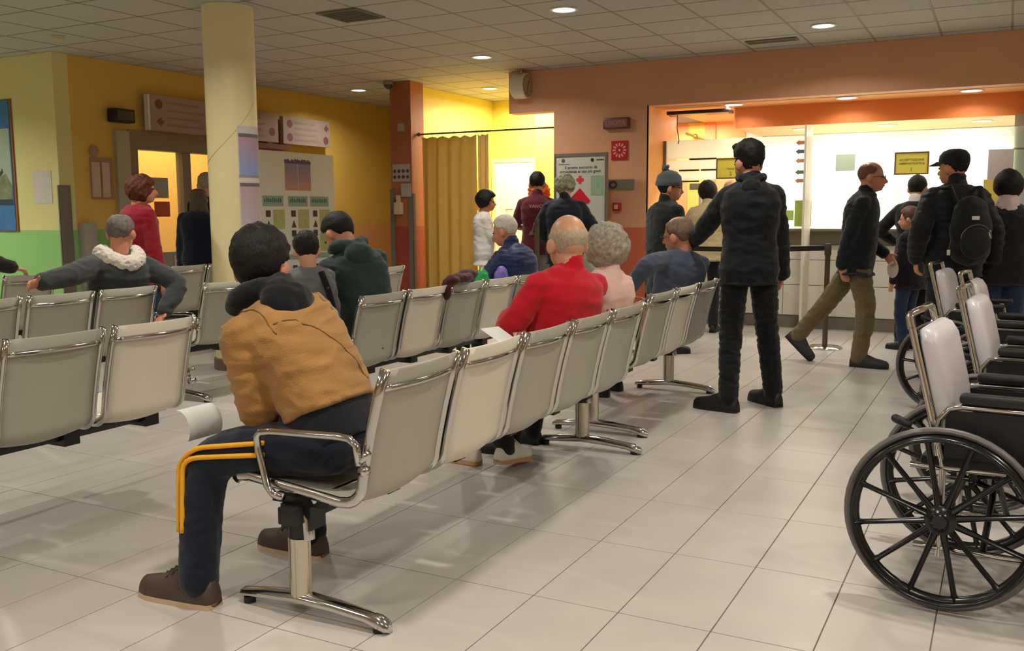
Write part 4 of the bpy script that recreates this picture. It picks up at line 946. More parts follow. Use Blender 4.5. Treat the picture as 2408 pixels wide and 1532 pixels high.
        mb.tube([b, b+(f*0.6+u*0.7+n*0.25)*0.04*k, b+(f*0.9+u*0.75+n*0.5)*0.062*k], [0.013*k, 0.011*k, 0.009*k], 8, cap='round')
    def top(s, mat, name='jacket', g=0.016, hem=0.08, sleeve=1.0, ar=1.0, flare=0.0, collar=0.0, wr=(0.006, 9, (1, 1, 2.2)), collar_mat=None, it=3, vox=None, waist=1.0):
        k = s.k; mb = MB(); s.torso(mb, g, hem, flare=flare, waist=waist)
        for sd in (-1, 1):
            E, Wr = s.arm[sd][:2]
            a_ = 0.45+0.55*ar
            limb(mb, [s.N+s.lat*sd*0.045*k-s.d2*0.028*k, s.S[sd]], [0.040*k+g*.7, 0.050*k+g*.6])
            limb(mb, [s.S[sd]-s.lat*sd*0.05-s.d2*0.02, s.S[sd]], [0.055*k+g*.6, 0.052*k+g*.6])
            if sleeve >= 1: limb(mb, [s.S[sd], E, E.lerp(Wr, 0.96)], [0.050*k*a_+g*.6, 0.045*k*a_+g*.6, 0.034*k*a_+g*0.5])
            else: limb(mb, [s.S[sd], s.S[sd].lerp(E, sleeve)], [0.052*k+g*.6, 0.052*k+g*.6])
        if collar: limb(mb, [s.N-s.d2*0.03, s.N+(s.d2*0.6+V(0, 0, .4))*(0.02+collar)], [0.078*k, 0.066*k], 16)
        s.jacket = fuse(name, mb, vox or s.vox, mat, s.root, it, wr); return s
    def legs(s, mat, name='trousers', g=0.010, wr=(0.005, 10, (1, 1, 2)), end=1.0, width=1.0, vox=None):
        k = s.k; mb = MB(); f0 = s.d1.cross(s.lat0).normalized()
        mb.ball(s.P+V(0, 0, 0.0), (0.160*k+g*.3, 0.112*k+g*.3, 0.11*k))
        for sd in (-1, 1):
            Kn, A = s.leg[sd][:2]
            limb(mb, [s.Hp[sd], Kn, Kn.lerp(A, end)], [0.079*k*width+g, 0.060*k*width+g, 0.047*k*width+g])
        s.pants = fuse(name, mb, vox or s.vox, mat, s.root, 3, wr); return s
    def shoes(s, mat, sole=None, size=1.0, laces=None):
        k = s.k*size; sole = sole or BLACKP
        for sd in (-1, 1):
            Kn, A, td, pitch = s.leg[sd]; mb = MB(); so = MB()
            side = V(0, 0, 1).cross(td) if abs(td.z) < 0.95 else V(1, 0, 0)
            side.normalize(); up = td.cross(side).normalized()
            if up.z < 0: up = -up
            ck_ = A-up*0.062*k+td*0.024*k
            seq = [(-0.088, 0.024, 0.046), (-0.078, 0.034, 0.070), (-0.03, 0.040, 0.086), (0.02, 0.043, 0.094), (0.06, 0.045, 0.080), (0.10, 0.048, 0.062), (0.15, 0.047, 0.052), (0.185, 0.036, 0.044), (0.202, 0.016, 0.026)]
            rg, rs = [], []
            for d, w, h in seq:
                c = ck_+td*d*k
                rg.append([c+side*(w*k*math.cos(a))+up*((h*k*math.sin(a)) if a < PI+1e-6 else 0.012*k*math.sin(a)) for a in [2*PI*q/16 for q in range(16)]])
                rs.append([c+side*((w+0.004)*k*math.cos(a))+up*(-0.023*k if math.sin(a) < 0 else 0.0) for a in [2*PI*(q+0.5)/8 for q in range(8)]])
            o = obj('shoe', MB().loft(rg), mat, s.root, angle=180); obj('sole', MB().loft(rs), sole, o, angle=50)
            if laces:
                for q in range(4):
                    d, h, w = 0.045+0.018*q, 0.096-0.011*q, 0.026; c = ck_+td*d*k
                    obj('lace', MB().tube([c-side*w*k+up*(h-0.012)*k, c+up*(h+0.004)*k, c+side*w*k+up*(h-0.012)*k], 0.0035, 5), laces, o)
        return s
    def hair(s, mat, kind='short', thick=0.012, front=0.55, side=-0.05, back=-0.72, lump=0.004, fr=28, top=1.0, name='hair', nu=44, nv=30, jag=0.1, bald=None, tail=0.0, vol=(1, 1, 1), sides=0.65):
        """a cap of hair over the skull; the hairline runs from front over side to back (heights in skull radii)"""
        c = s.HC; R = s.HR; hk = s.hk; mb = MB(); rings = []; sc = V(0, -0.014, 0.022)
        sd_ = Vector((random.random()*7, random.random()*7, random.random()*7))
        for j in range(nv+1):
            th = PI*(0.01+0.90*j/nv); row = []
            for i in range(nu):
                a = 2*PI*i/nu; d = V(math.sin(th)*math.cos(a), math.sin(th)*math.sin(a), math.cos(th))
                fy = math.sin(a); z = d.z
                line = (side+(front-side)*smoothstep(0.25, 0.8, fy)) if fy > 0 else (side+(back-side)*smoothstep(0.0, 0.6, -fy))
                line += jag*noise.noise(V(math.cos(a)*4, math.sin(a)*4, 0)+sd_)
                on = smoothstep(line-0.10, line+0.06, z)
                if bald is not None: on *= 1-smoothstep(bald-0.32, bald+0.25, z+0.35*max(0, fy)+0.16*noise.noise(d*5+sd_))
                p = V(d.x*0.076*vol[0], d.y*0.096*vol[1], d.z*0.096*vol[2])
                if z < 0: p.x *= 1-0.10*(-z); p.y *= (1-0.24*(-z)) if fy < 0 else 1
                n1 = noise.noise(d*fr*0.12+sd_)*1.0+noise.noise(d*fr*0.35+sd_)*0.5
                t = thick*(sides+(1-sides)*smoothstep(-0.1, 0.85, z)*top)+lump*n1*(0.4+0.6*smoothstep(-0.4, 0.5, z))
                e = -0.016*(1-on)+max(t, 0.002)*on
                q = p+V(d.x, d.y, d.z)*e
                if tail and fy < 0.45 and z < 0.1: q.z -= tail*smoothstep(0.1, -0.6, z)*on
                row.append(c+R @ ((sc+q)*hk))
            rings.append(row)
        mb.loft(rings)
        return obj(name, mb, mat, s.root, angle=180)
    def curls(s, mat, r=0.095, n=150, b=0.02, front=0.35, cz=0.03, low=-0.75, name='hair', zs=1.0, seed=1):
        rn = random.Random(seed); c = s.HC; R = s.HR; hk = s.hk; mb = MB()
        mb.ball(c+R @ (V(0, -0.018, cz)*hk), [0.084*hk*r/0.095, 0.094*hk*r/0.095, 0.094*hk*zs*r/0.095], R)
        for q in range(n):
            z = 1-2*(q+0.5)/n; a = q*2.39996; d = V(math.sqrt(1-z*z)*math.cos(a), math.sqrt(1-z*z)*math.sin(a), z)
            if d.z < low or (d.y > 0.35 and d.z < front): continue
            p = V(d.x*r*0.95, d.y*r-0.018, d.z*r*zs+cz)
            mb.ball(c+R @ (p*hk), [b*hk*rn.uniform(0.7, 1.2)]*3, None, 8, 6)
        return fuse(name, mb, 0.008, mat, s.root, 2, (0.004, 40, (1, 1, 1)))
    def long_hair(s, mat, drop=0.16, w=0.088, name='long_hair'):
        c = s.HC; R = s.HR; hk = s.hk; mb = MB(); rg = []
        for z, ax, ay, y0 in ((0.10, 0.05, 0.05, -0.02), (0.08, w*.85, 0.085, -0.02), (0.02, w, 0.098, -0.022), (-0.06, w*1.0, 0.085, -0.034), (-0.06-drop*.5, w*1.08, 0.065, -0.05), (-0.06-drop, w*0.95, 0.045, -0.055)):
            rg.append([c+R @ (V(ax*math.cos(a), y0+(ay*math.sin(a) if math.sin(a) < 0 else ay*0.25*math.sin(a)), z)*hk) for a in [2*PI*q/24 for q in range(24)]])
        mb.loft(rg); return fuse(name, mb, 0.008, mat, s.root, 2, (0.005, 30, (1, 1, 0.25)))
    def hood(s, mat, big=1.0, name='hood'):
        k = s.k; mb = MB(); b = s.N-s.fwd*0.045*k+s.d2*0.01
        pts = []
        for q in range(9):
            a = PI*(q/8)*1.15-0.07*PI-PI*0.0
            pts.append(s.N+s.lat*(0.085*k*big*math.cos(a))-s.fwd*(0.075*k*big*math.sin(a)+0.0)+s.d2*(0.012+0.03*abs(math.cos(a)))*k)
        mb.tube(pts, [0.026*k*big]+[0.036*k*big]*7+[0.026*k*big], 12, cap='round')
        mb.ball(b-s.fwd*0.055*k*big-s.d2*0.055*k*big, (0.085*k*big, 0.05*k*big, 0.075*k*big), Matrix((s.lat, s.fwd, s.d2)).transposed())
        return fuse(name, mb, s.vox, mat, s.root, 3, (0.004, 16, (1, 1, 1)))
    def on_head(s, mb, name, mat, parent=None):
        M4 = Matrix.Translation(s.HC) @ s.HR.to_4x4() @ Matrix.Scale(s.hk, 4); mb.xf(M4); return obj(name, mb, mat, parent or s.root, angle=60)
    def glasses(s):
        g = MB(); y = 0.094
        for sd in (-1, 1):
            g.tube([(sd*0.033+0.022*math.cos(2*PI*q/16), y, 0.0+0.016*math.sin(2*PI*q/16)) for q in range(16)], 0.0018, 5, closed=True)
            g.tube([(sd*0.055, y, 0.003), (sd*0.072, 0.075, 0.004), (sd*0.080, -0.01, 0.0)], 0.002, 5)
        g.tube([(-0.011, y, 0.002), (0.011, y, 0.002)], 0.002, 5)
        return s.on_head(g, 'glasses', BLACKP)
def seated(p, ank=None, spread=0.13, fwd=0.42, toe=None):
    for sd in (-1, 1):
        if sd in p.leg: continue
        p.leg_to(sd, (sd*spread, fwd, 0.085*p.k), pole=(0.1*sd, 1, 1.2), world=False, toe=toe)

BLK = cloth('cloth_black', (15, 16, 18)); NAVYT = cloth('cloth_dark_navy', (22, 28, 42), 0.8); JEAN = cloth('denim_blue', (42, 56, 84), 0.85); DKT = cloth('cloth_charcoal', (30, 30, 33))
SHB = M('shoe_black', (22, 21, 22), 0.5); HBR = M('hair_dark_brown', (26, 20, 16), 0.6, var=0.3, vscale=50, bump=0.5, bscale=160, spec=0.3, stretch=(1, 1, 0.35)); HBK = M('hair_black', (15, 14, 14), 0.55, var=0.3, vscale=50, bump=0.5, bscale=160, spec=0.3)
HGR = M('hair_grey', (164, 156, 140), 0.7, var=0.3, vscale=60, bump=0.5, bscale=160, spec=0.2); HWH = M('hair_white', (214, 206, 190), 0.7, var=0.15, vscale=60, bump=0.4, bscale=160, spec=0.2)

# --- man in the tan jacket, nearest
TAN = cloth('suede_tan', (166, 122, 68), 0.8, bump=0.3, bs=160, var=0.12, vs_=9)
p = Person('seated man seen from behind in a tan jacket, black hood and yellow-striped navy trousers', -1.955, 2.49, 90, 1.75, pel=0.535, lean=33, bend=14, side=-3, twist=-15, head=(-72, 12, -4), vox=0.008, fat=1.05, shw=1.08)
p.arm_to(-1, (-2.35, 2.53, 0.66), (-0.35, -0.5, -1), hand=(-0.35, 0.9, -0.25), curl=0.7)
p.arm_to(1, (-2.36, 2.62, 0.65), (0.6, -0.2, -1), hand=(-0.5, -0.3, -0.6), curl=0.7)
p.leg_to(-1, (-2.335, 2.175, 0.088), pole=(-0.15, 1, 1.0), toe=(-1, -0.06, 0)); p.leg_to(1, (-2.30, 2.70, 0.088), pole=(0.2, 1, 1.0), toe=(-1, 0.02, 0))
p.build_body(SKIN2)
p.top(TAN, 'jacket', g=0.022, hem=-0.12, ar=1.35, wr=(0.0075, 11, (0.55, 1, 1.9)), vox=0.008)
p.legs(NAVYT, 'tracksuit_trousers', g=0.014, width=1.08, vox=0.009)
p.shoes(M('shoe_brown_leather', (74, 58, 50), 0.5, var=0.15, vscale=12), M('sole_cream', (206, 180, 146), 0.6), 1.12, M('lace_brown', (92, 74, 62), 0.7))
p.hood(cloth('hood_black', (16, 17, 19), 0.9), 1.18)
p.hair(HBR, thick=0.026, front=0.4, side=-0.12, back=-0.95, lump=0.008, fr=40, jag=0.15)
# undershirt showing below the jacket hem at the back
mb = MB(); p.torso(mb, 0.010, -0.05); fuse('undershirt', mb, 0.010, cloth('undershirt_black', (22, 24, 30)), p.root, 2)
SE = M('seam_brown', (118, 82, 42), 0.8)
f_ = -p.fwd
for sd in (-1, 1): SEAMS.append((p.jacket, [p.S[sd]-p.lat*sd*(0.01+0.035*(q/16))+f_*(0.11*math.sin(PI*q/16*0.75))+p.d2*(0.11*math.cos(PI*q/16*0.75)) for q in range(17)], 0.0022, SE))
SEAMS.append((p.jacket, [p.N+p.lat*(-0.12+0.24*t)-p.d2*(0.13+0.30*t*t)+f_*0.12 for t in [q/18 for q in range(19)]], 0.0022, SE))
YST = M('stripe_yellow', (238, 172, 30), 0.6)
Kn, A = p.leg[-1][:2]; Hp = p.Hp[-1]
for off in (0.0, 0.030):
    pts = []
    for q in range(15):
        t = q/14; c_ = Hp.lerp(Kn, 0.42+0.58*t); r_ = (0.088*p.k*1.08+0.016)*(1-t*0.62-0.38*0.0)+0.0
        r_ = (0.088*1.08*p.k+0.014)*(1-(0.42+0.58*t))+(0.060*1.08*p.k+0.014)*(0.42+0.58*t)
        an = math.radians(24)-off/0.075
        ax = (Kn-Hp).normalized(); lf = V(-1, 0, 0); lf = (lf-ax*lf.dot(ax)).normalized(); upv = ax.cross(lf); upv = upv if upv.z > 0 else -upv
        pts.append(c_+(lf*math.cos(an)+upv*math.sin(an))*(r_+0.001))
    for q in range(1, 15):
        t = q/14; c_ = Kn.lerp(A, t*0.62); r_ = (0.060*1.08*p.k+0.014)*(1-t*0.62)+(0.045*1.08*p.k+0.014)*t*0.62
        ax = (A-Kn).normalized(); lf = V(-1, 0, 0); lf = (lf-ax*lf.dot(ax)).normalized(); fw = ax.cross(lf); fw = fw if fw.y > 0 else -fw
        an = math.radians(34)-off/0.07
        pts.append(c_+(lf*math.cos(an)+fw*math.sin(an))*(r_+0.001))
    for _ in range(3): pts = [pts[0]]+[(pts[i-1]+pts[i]*2+pts[i+1])/4 for i in range(1, len(pts)-1)]+[pts[-1]]
    st = obj('side_stripe', MB().tube(pts, 0.0085, 8), YST, p.pants, angle=180)
# jacket seams
SEAM = M('seam_brown', (120, 84, 44), 0.8)
tag(obj('paper_sheet', MB().loft([[(0.055*math.cos(a), y_, 0.066*math.sin(a)) for a in [-0.6+2.6*q/12 for q in range(13)]]+[(0.0535*math.cos(a), y_, 0.0645*math.sin(a)) for a in [2.0-2.6*q/12 for q in range(13)]] for y_ in (-0.075, 0.075)]), PAPER, loc=(-2.475, 2.32, 0.570)), 'curled white sheet of paper held by the man in the tan jacket', 'paper')

# --- child and man in hoodies, middle
p = Person('child in a grey hooded top with a black strap, back to the camera', -3.48, 4.15, 52, 1.175, head=(-8, 14, -4), vox=0.010, fat=1.05, shw=1.0)
p.arm_to(-1, V(-0.15, 0.22, 0.66), (-1, -0.4, -0.3), world=False); p.arm_to(1, V(0.17, 0.16, 0.58), (1, -0.6, -0.2), world=False)
p.build_body(SKIN); p.top(cloth('cloth_grey_melange', (104, 104, 104), 0.9), 'hooded_top', g=0.022, hem=0.10, ar=1.3); p.legs(DKT); p.shoes(SHB)
p.hair(HBR, thick=0.014, front=0.4, side=-0.2, back=-0.75, lump=0.006, fr=36)
stp = MB(); pts = []
for q in range(12):
    t = q/11; c_ = p.N-p.d2*(0.02+0.30*t)*p.k; pts.append(c_+p.lat*(0.05+0.05*t)-p.fwd*(0.085+0.055*math.sin(PI*min(t*1.2, 1)*0.6)))
obj('strap', stp.tube(pts, 0.018, 8, ref=p.lat, flat=0.35), BLK, p.root)
obj('buckle', MB().ball(pts[5]-p.fwd*0.006, 0.012), BLACKP, p.root)

DGR = cloth('cloth_dark_green', (44, 58, 56), 0.9)
p = Person('seated man in a dark green hoodie bending forward over his lap', -3.45, 4.60, 90, 1.76, pel=0.535, lean=7, bend=26, twist=-26, head=(-6, 38, 6), vox=0.010, shw=1.12, fat=1.05)
p.arm_to(-1, (-3.72, 4.36, 0.66), (-0.8, -0.4, -0.8)); p.arm_to(1, (-3.72, 4.62, 0.66), (0.8, -0.4, -0.8)); seated(p)
p.build_body(SKIN2); p.top(DGR, 'hoodie', g=0.022, hem=0.02, ar=1.25); p.legs(DKT); p.shoes(SHB); p.hood(DGR, 1.15)
p.hair(HBR, thick=0.016, front=0.4, side=-0.05, back=-0.65, lump=0.004, fr=36)

# --- bald man in red fleece, woman in pink
REDF = cloth('fleece_red', (196, 22, 40), 0.9, bump=0.3, bs=300, var=0.05)
p = Person('seated bald man in a red fleece with folded arms', -1.935, 4.05, 90, 1.62, pel=0.535, lean=-14, bend=6, twist=-24, head=(-38, 0, 0), vox=0.0075, fat=1.2, shw=1.25, hs=1.2, neck=0.028)
p.arm_to(-1, (-2.13, 4.02, 0.80), (-1.0, -0.3, -0.45), curl=0.3)
p.arm_to(1, (-2.03, 3.86, 0.83), (1, 0.1, -0.6), hand=(0.50, -0.36, -0.72), curl=0.12, palm=(-0.5, 0.2, -0.4))
p.leg_to(-1, (-2.20, 4.10, 0.12), pole=(0, 1, 1.2), toe=(0.12, 0.95, -0.1)); p.leg_to(1, (-2.42, 4.12, 0.085), pole=(0, 1, 1.2))
p.build_body(M('skin_bald', (216, 160, 124), 0.42, var=0.06, vscale=8)); p.top(REDF, 'fleece', g=0.022, hem=0.0, ar=1.35, collar=0.02, wr=(0.006, 8, (1, 1, 1.8)), vox=0.009); p.legs(DKT)
p.shoes(M('sneaker_white', (226, 220, 206), 0.6, var=0.1, vscale=20), M('sole_tan', (196, 156, 112), 0.7), 1.05, WHITE)
p.hair(M('hair_bald_grey', (186, 166, 142), 0.7, var=0.2, vscale=70, bump=0.4, bscale=200), thick=0.004, front=0.9, side=-0.55, back=-1.05, lump=0.002, bald=0.46, jag=0.1)
p = Person('seated woman with grey curly hair in a pale pink top', -1.90, 4.52, 90, 1.50, pel=0.535, lean=-11, bend=4, twist=-18, head=(-40, 0, 0), vox=0.011, fat=1.15, hs=1.1, neck=0.03, shw=1.15)
p.arm_to(-1, (-2.12, 4.36, 0.66), (-0.8, -0.3, -0.8)); p.arm_to(1, (-2.12, 4.60, 0.66), (0.8, -0.3, -0.8)); seated(p)
p.build_body(SKIN); p.top(cloth('cloth_pink', (232, 192, 180), 0.85), 'top', g=0.014, hem=0.02, collar=0.012); p.legs(DKT); p.shoes(SHB)
p.curls(HGR, r=0.104, n=190, b=0.022, low=-0.85, cz=0.016, zs=1.02)

# --- man in blue-grey jacket, man in black
p = Person('seated grey-haired man in a blue-grey jacket with his elbow out', -2.07, 6.22, 90, 1.63, pel=0.535, lean=-15, bend=6, twist=-30, head=(-14, 6, -6), vox=0.009, shw=1.3, fat=1.15, hs=1.14, neck=0.02)
p.arm_to(-1, (-2.20, 5.88, 0.80), (-1.4, -0.2, 0.25), poleworld=False, curl=0.5); p.arm_to(1, (-2.25, 6.4, 0.66), (1, -0.2, -0.8)); seated(p)
p.build_body(SKIN2); p.top(cloth('cloth_slate', (72, 80, 98), 0.85), 'jacket', g=0.020, hem=0.02, ar=1.25); p.legs(DKT); p.shoes(SHB); p.glasses()
p.hair(M('hair_brown_grey', (120, 98, 78), 0.7, var=0.3, vscale=60, bump=0.4, bscale=160), thick=0.010, front=0.5, side=-0.05, back=-0.6, lump=0.003, bald=0.97)
BLJ = cloth('jacket_black', (19, 22, 26), 0.75, bump=0.2, bs=120, var=0.12)
p = Person('standing young man dressed in black with one hand on the seated man\'s shoulder', -1.475, 6.13, 20, 1.75, lean=1, side=0, bend=3, twist=-4, head=(30, 3, 0), vox=0.0085, shw=0.97, fat=1.0, hs=1.08, neck=0.040)
p.arm_to(-1, (-1.95, 6.32, 1.075), (-0.3, -0.5, -0.6), hand=(-0.9, 0.1, -0.25), curl=0.35, palm=(0, 0.1, -1))
p.arm_to(1, (-1.30, 6.34, 0.86), (0.1, -1, 0), hand=(-0.3, 0.5, -0.8))
p.leg_to(-1, (-1.555, 5.99, 0.09), pole=(0, 1, 0), toe=(-0.92, 0.20, 0)); p.leg_to(1, (-1.335, 6.31, 0.09), pole=(0, 1, 0), toe=(-0.7, 0.6, 0))
p.build_body(SKIN2); p.top(BLJ, 'jacket', g=0.026, hem=0.09, ar=1.25, flare=0.0, collar=0.02, wr=(0.008, 8, (1, 1, 1.6)))
p.legs(cloth('trousers_black', (17, 18, 21), 0.8), g=0.016, wr=(0.007, 12, (0.7, 0.7, 2.4))); p.shoes(SHB, BLACKP, 1.1); p.hood(BLJ, 0.86)
p.hair(HBK, thick=0.030, front=0.30, side=-0.12, back=-0.85, lump=0.008, fr=50, jag=0.15, sides=0.15, vol=(0.96, 1.0, 1.0))
mb = MB()
for q in range(7): mb.ball(p.HC+p.HR @ (V(-0.042+0.014*q, 0.066+0.004*(q % 3), 0.104+0.006*(q % 2))*p.hk), 0.021*p.hk, None, 10, 8)
fuse('hair_quiff', mb, 0.007, HBK, p.root, 2, (0.004, 40, (1, 1, 1)))

# --- walking man
p = Person('walking man in a dark jacket and olive brown trousers, striding to the right', -1.09, 8.27, -88, 1.70, lean=5, bend=3, head=(2, 2, 0), vox=0.009, fat=1.12, shw=1.05)
p.leg_to(1, (-1.045, 8.24, 0.085), pole=(0, 1, 0), toe=(1, -0.10, 0)); p.leg_to(-1, (-1.60, 8.40, 0.185), pole=(0, 1, -0.3), toe=(0.72, -0.05, -0.68))
p.arm_to(1, (-1.21, 8.10, 0.79), (0.2, -1, 0), hand=(0.35, 0, -1), curl=0.5); p.arm_to(-1, (-0.90, 8.47, 0.945), (-0.4, -1, -0.3), hand=(0.6, 0, -0.7), curl=0.7)
p.build_body(SKIN2); p.top(cloth('coat_charcoal', (30, 35, 38), 0.85), 'jacket', g=0.026, hem=0.13, ar=1.25, flare=0.016, collar=0.03); p.legs(cloth('trousers_olive', (112, 98, 70), 0.85), g=0.016, wr=(0.007, 10, (1, 1, 1.8)), width=1.1); p.shoes(M('shoe_dark', (46, 44, 44), 0.6), BLACKP, 1.1)
p.hair(M('hair_reddish_grey', (120, 74, 54), 0.7, var=0.2, vscale=50), thick=0.006, front=0.6, side=0.0, back=-0.5, lump=0.002, bald=0.85); p.glasses()
t = tag(obj('paper_bag', MB().ball((0, 0, 0), (0.045, 0.03, 0.075), None, 14, 10), M('bag_white', (226, 216, 204), 0.7, bump=0.4, bscale=30), loc=(-0.83, 8.47, 0.815)), 'small white crumpled bag held by the walking man', 'bag')

# --- people at the counter on the right
p = Person('man in a black cap and dark padded jacket carrying a backpack', -0.34, 7.78, 20, 1.74, lean=2, bend=4, twist=6, head=(40, 2, 0), vox=0.011, fat=1.15, shw=1.15)
p.arm_to(-1, (-0.60, 7.70, 0.95), (-0.4, -0.8, 0), hand=(0.1, 0.1, -1), curl=0.5); p.arm_to(1, (-0.08, 7.90, 0.90), (0.4, -1, 0))
p.build_body(SKIN2); p.top(cloth('padded_black', (20, 22, 28), 0.6, bump=0.15, bs=60), 'jacket', g=0.036, hem=0.12, ar=1.4, collar=0.05, wr=(0.010, 7, (0.6, 0.6, 3))); p.legs(DKT, g=0.015); p.shoes(SHB)
p.hair(HBK, thick=0.008, front=0.5, side=0.0, back=-0.55)
cp = MB(); rg = []
for z, rx, ry in ((0.035, 0.084, 0.106), (0.06, 0.086, 0.108), (0.09, 0.082, 0.102), (0.118, 0.062, 0.078), (0.132, 0.03, 0.04), (0.135, 0.004, 0.005)):
    rg.append([(rx*math.cos(a), -0.014+ry*math.sin(a), z) for a in [2*PI*q/28 for q in range(28)]])
cp.loft(rg)
capo = p.on_head(cp, 'cap', cloth('cap_black', (28, 29, 34), 0.8))
br = MB(); br.loft([[(0.072*math.cos(a), 0.075+0.095*max(0, math.sin(a))*s_, 0.042-0.012*s_+h) for a in [PI*q/14 for q in range(15)]] for s_, h in ((0.0, 0.0), (1.0, -0.006), (1.0, 0.0), (0.0, 0.006))], cap=False, close=False)
p.on_head(br, 'cap_brim', MATS['cap_black'], capo)
pk = thing('backpack', 'black backpack with small pale tags worn by the man in the cap', 'backpack', (-0.34, 7.78, 0), math.radians(20+8))
mb = MB(); mb.ball((0.0, -0.24, 1.16), (0.155, 0.085, 0.20)); mb.ball((0.0, -0.235, 1.03), (0.15, 0.09, 0.13)); mb.ball((0.0, -0.225, 1.28), (0.13, 0.075, 0.13))
fuse('pack', mb, 0.011, cloth('pack_black', (14, 16, 16), 0.6), pk, 3, (0.004, 10, (1, 1, 1)))
mb = MB(); mb.ball((0.0, -0.315, 1.07), (0.115, 0.035, 0.12)); fuse('front_pocket', mb, 0.01, cloth('pack_pocket', (20, 22, 22), 0.6), pk, 2)
obj('tag_patch', MB().box(-0.04, 0.015, -0.331, -0.325, 1.235, 1.262, bev=0.002), M('tag_pale', (214, 214, 206), 0.5), pk)
obj('tag_patch', MB().box(0.09, 0.105, -0.325, -0.315, 1.10, 1.16, bev=0.002), MATS['tag_pale'], pk)
obj('tag_patch', MB().box(-0.165, -0.145, -0.25, -0.235, 0.98, 1.02, bev=0.002), MATS['tag_pale'], pk)
for s_ in (-1, 1): obj('shoulder_strap', MB().tube([(s_*0.09, -0.20, 1.36), (s_*0.11, -0.12, 1.475), (s_*0.12, 0.02, 1.47), (s_*0.12, 0.14, 1.33)], 0.022, 8, ref=(1, 0, 0), flat=0.4), BLK, pk)
obj('zip', MB().tube([(0.11*math.cos(a), -0.345+0.02*abs(math.cos(a)), 1.10+0.10*math.sin(a)) for a in [PI*q/12 for q in range(13)]], 0.004, 6), M('zip_grey', (90, 92, 90), 0.4), pk)
p = Person('child in a dark jacket and jeans standing before the man with the backpack', -0.77, 9.5, 62, 1.31, head=(20, 4, 0), vox=0.011)
p.build_body(SKIN); p.top(cloth('coat_plum', (30, 22, 32), 0.8), 'coat', g=0.028, hem=0.16, ar=1.3, flare=0.01); p.legs(JEAN, g=0.012); p.shoes(SHB); p.hair(M('hair_mid_brown', (92, 58, 42), 0.6, var=0.3, vscale=40), thick=0.016, front=0.45, side=-0.4, back=-0.8)
p = Person('person in a black coat with a white collar standing at the counter', -0.79, 9.92, 0, 1.63, head=(-14, 4, 0), vox=0.012)
p.arm_to(-1, V(-0.20, 0.18, 1.0), (-1, -0.5, -0.3), world=False); p.arm_to(1, V(0.2, 0.2, 1.0), (1, -0.5, -0.3), world=False)
p.build_body(SKIN); p.top(cloth('coat_black_long', (26, 26, 28), 0.85), 'coat', g=0.024, hem=0.30, ar=1.2); p.legs(BLK); p.shoes(SHB); p.hair(HBR, thick=0.012, front=0.4, side=-0.1, back=-0.65)
mb = MB(); limb(mb, [p.N-p.d2*0.01, p.N+V(0, 0, 0.045)], [0.074, 0.066], 16); fuse('collar', mb, 0.010, cloth('collar_white', (226, 220, 212)), p.root, 2)
p = Person('dark haired person in a charcoal jacket and jeans at the right edge', 0.0, 8.0, 2, 1.57, head=(6, 4, 0), vox=0.012, fat=1.15, shw=1.15)
p.build_body(SKIN); p.top(cloth('jacket_charcoal', (38, 36, 36), 0.85), 'jacket', g=0.032, hem=0.10, ar=1.3); p.legs(JEAN, g=0.014); p.shoes(SHB); p.hair(HBR, thick=0.028, front=0.3, side=-0.4, back=-0.9, lump=0.006, sides=1.0)
mb = MB(); limb(mb, [p.N-p.d2*0.03-p.fwd*0.01, p.N+V(0, 0, 0.05)], [0.105, 0.075], 16); fuse('scarf', mb, 0.011, cloth('scarf_pink_white', (222, 198, 194)), p.root, 2, (0.006, 20, (1, 1, 1)))

# --- in front of the orange wall
p = Person('woman in a grey bobble beanie and a long dark coat, looking right', -2.77, 8.30, -42, 1.63, head=(-24, 2, 0), vox=0.011, fat=1.3, shw=1.3, hs=1.1)
p.build_body(SKIN2); p.top(cloth('coat_dark_green', (27, 30, 31), 0.85), 'coat', g=0.034, hem=0.34, ar=1.35, collar=0.04); p.legs(DKT); p.shoes(SHB); p.glasses()
p.hair(HBR, thick=0.012, front=0.5, side=-0.4, back=-0.9)
hb_ = MB(); rg = []
for z, rx, ry in ((0.015, 0.088, 0.110), (0.03, 0.092, 0.115), (0.055, 0.090, 0.112), (0.06, 0.086, 0.108), (0.10, 0.080, 0.100), (0.14, 0.05, 0.06), (0.152, 0.01, 0.012)):
    rg.append([((rx+0.003*(q % 2))*math.cos(a), -0.016+(ry+0.003*(q % 2))*math.sin(a), z) for q, a in enumerate([2*PI*q/40 for q in range(40)])])
hb_.loft(rg); hat = p.on_head(hb_, 'beanie', cloth('knit_grey', (84, 90, 92), 0.95, bump=0.5, bs=120))
pm = MB(); rn = random.Random(4)
for q in range(26): pm.ball((rn.uniform(-.022, .022), -0.05+rn.uniform(-.022, .022), 0.165+rn.uniform(-.02, .02)), 0.014, None, 8, 6)
p.on_head(pm, 'bobble', MATS['knit_grey'], hat)
mb = MB(); mb.ball(p.N+p.fwd*0.07-p.d2*0.03, (0.06, 0.05, 0.07)); fuse('scarf', mb, 0.01, cloth('scarf_purple', (96, 70, 88)), p.root, 2, (0.006, 20, (1, 1, 1)))
p = Person('brown haired person in a beige jacket leaning on the counter', -2.86, 9.94, 10, 1.62, lean=8, head=(10, 8, 0), vox=0.012, fat=1.1)
p.arm_to(-1, (-3.02, 10.30, 1.10), (-1, -0.5, -0.3)); p.arm_to(1, (-2.62, 10.32, 1.10), (1, -0.5, -0.3))
p.build_body(SKIN); p.top(cloth('jacket_beige', (206, 186, 140), 0.8), 'jacket', g=0.030, hem=0.10, ar=1.3, collar=0.03); p.legs(DKT); p.shoes(SHB); p.hair(HBR, thick=0.026, front=0.3, side=-0.4, back=-0.85, lump=0.006, sides=1.0)
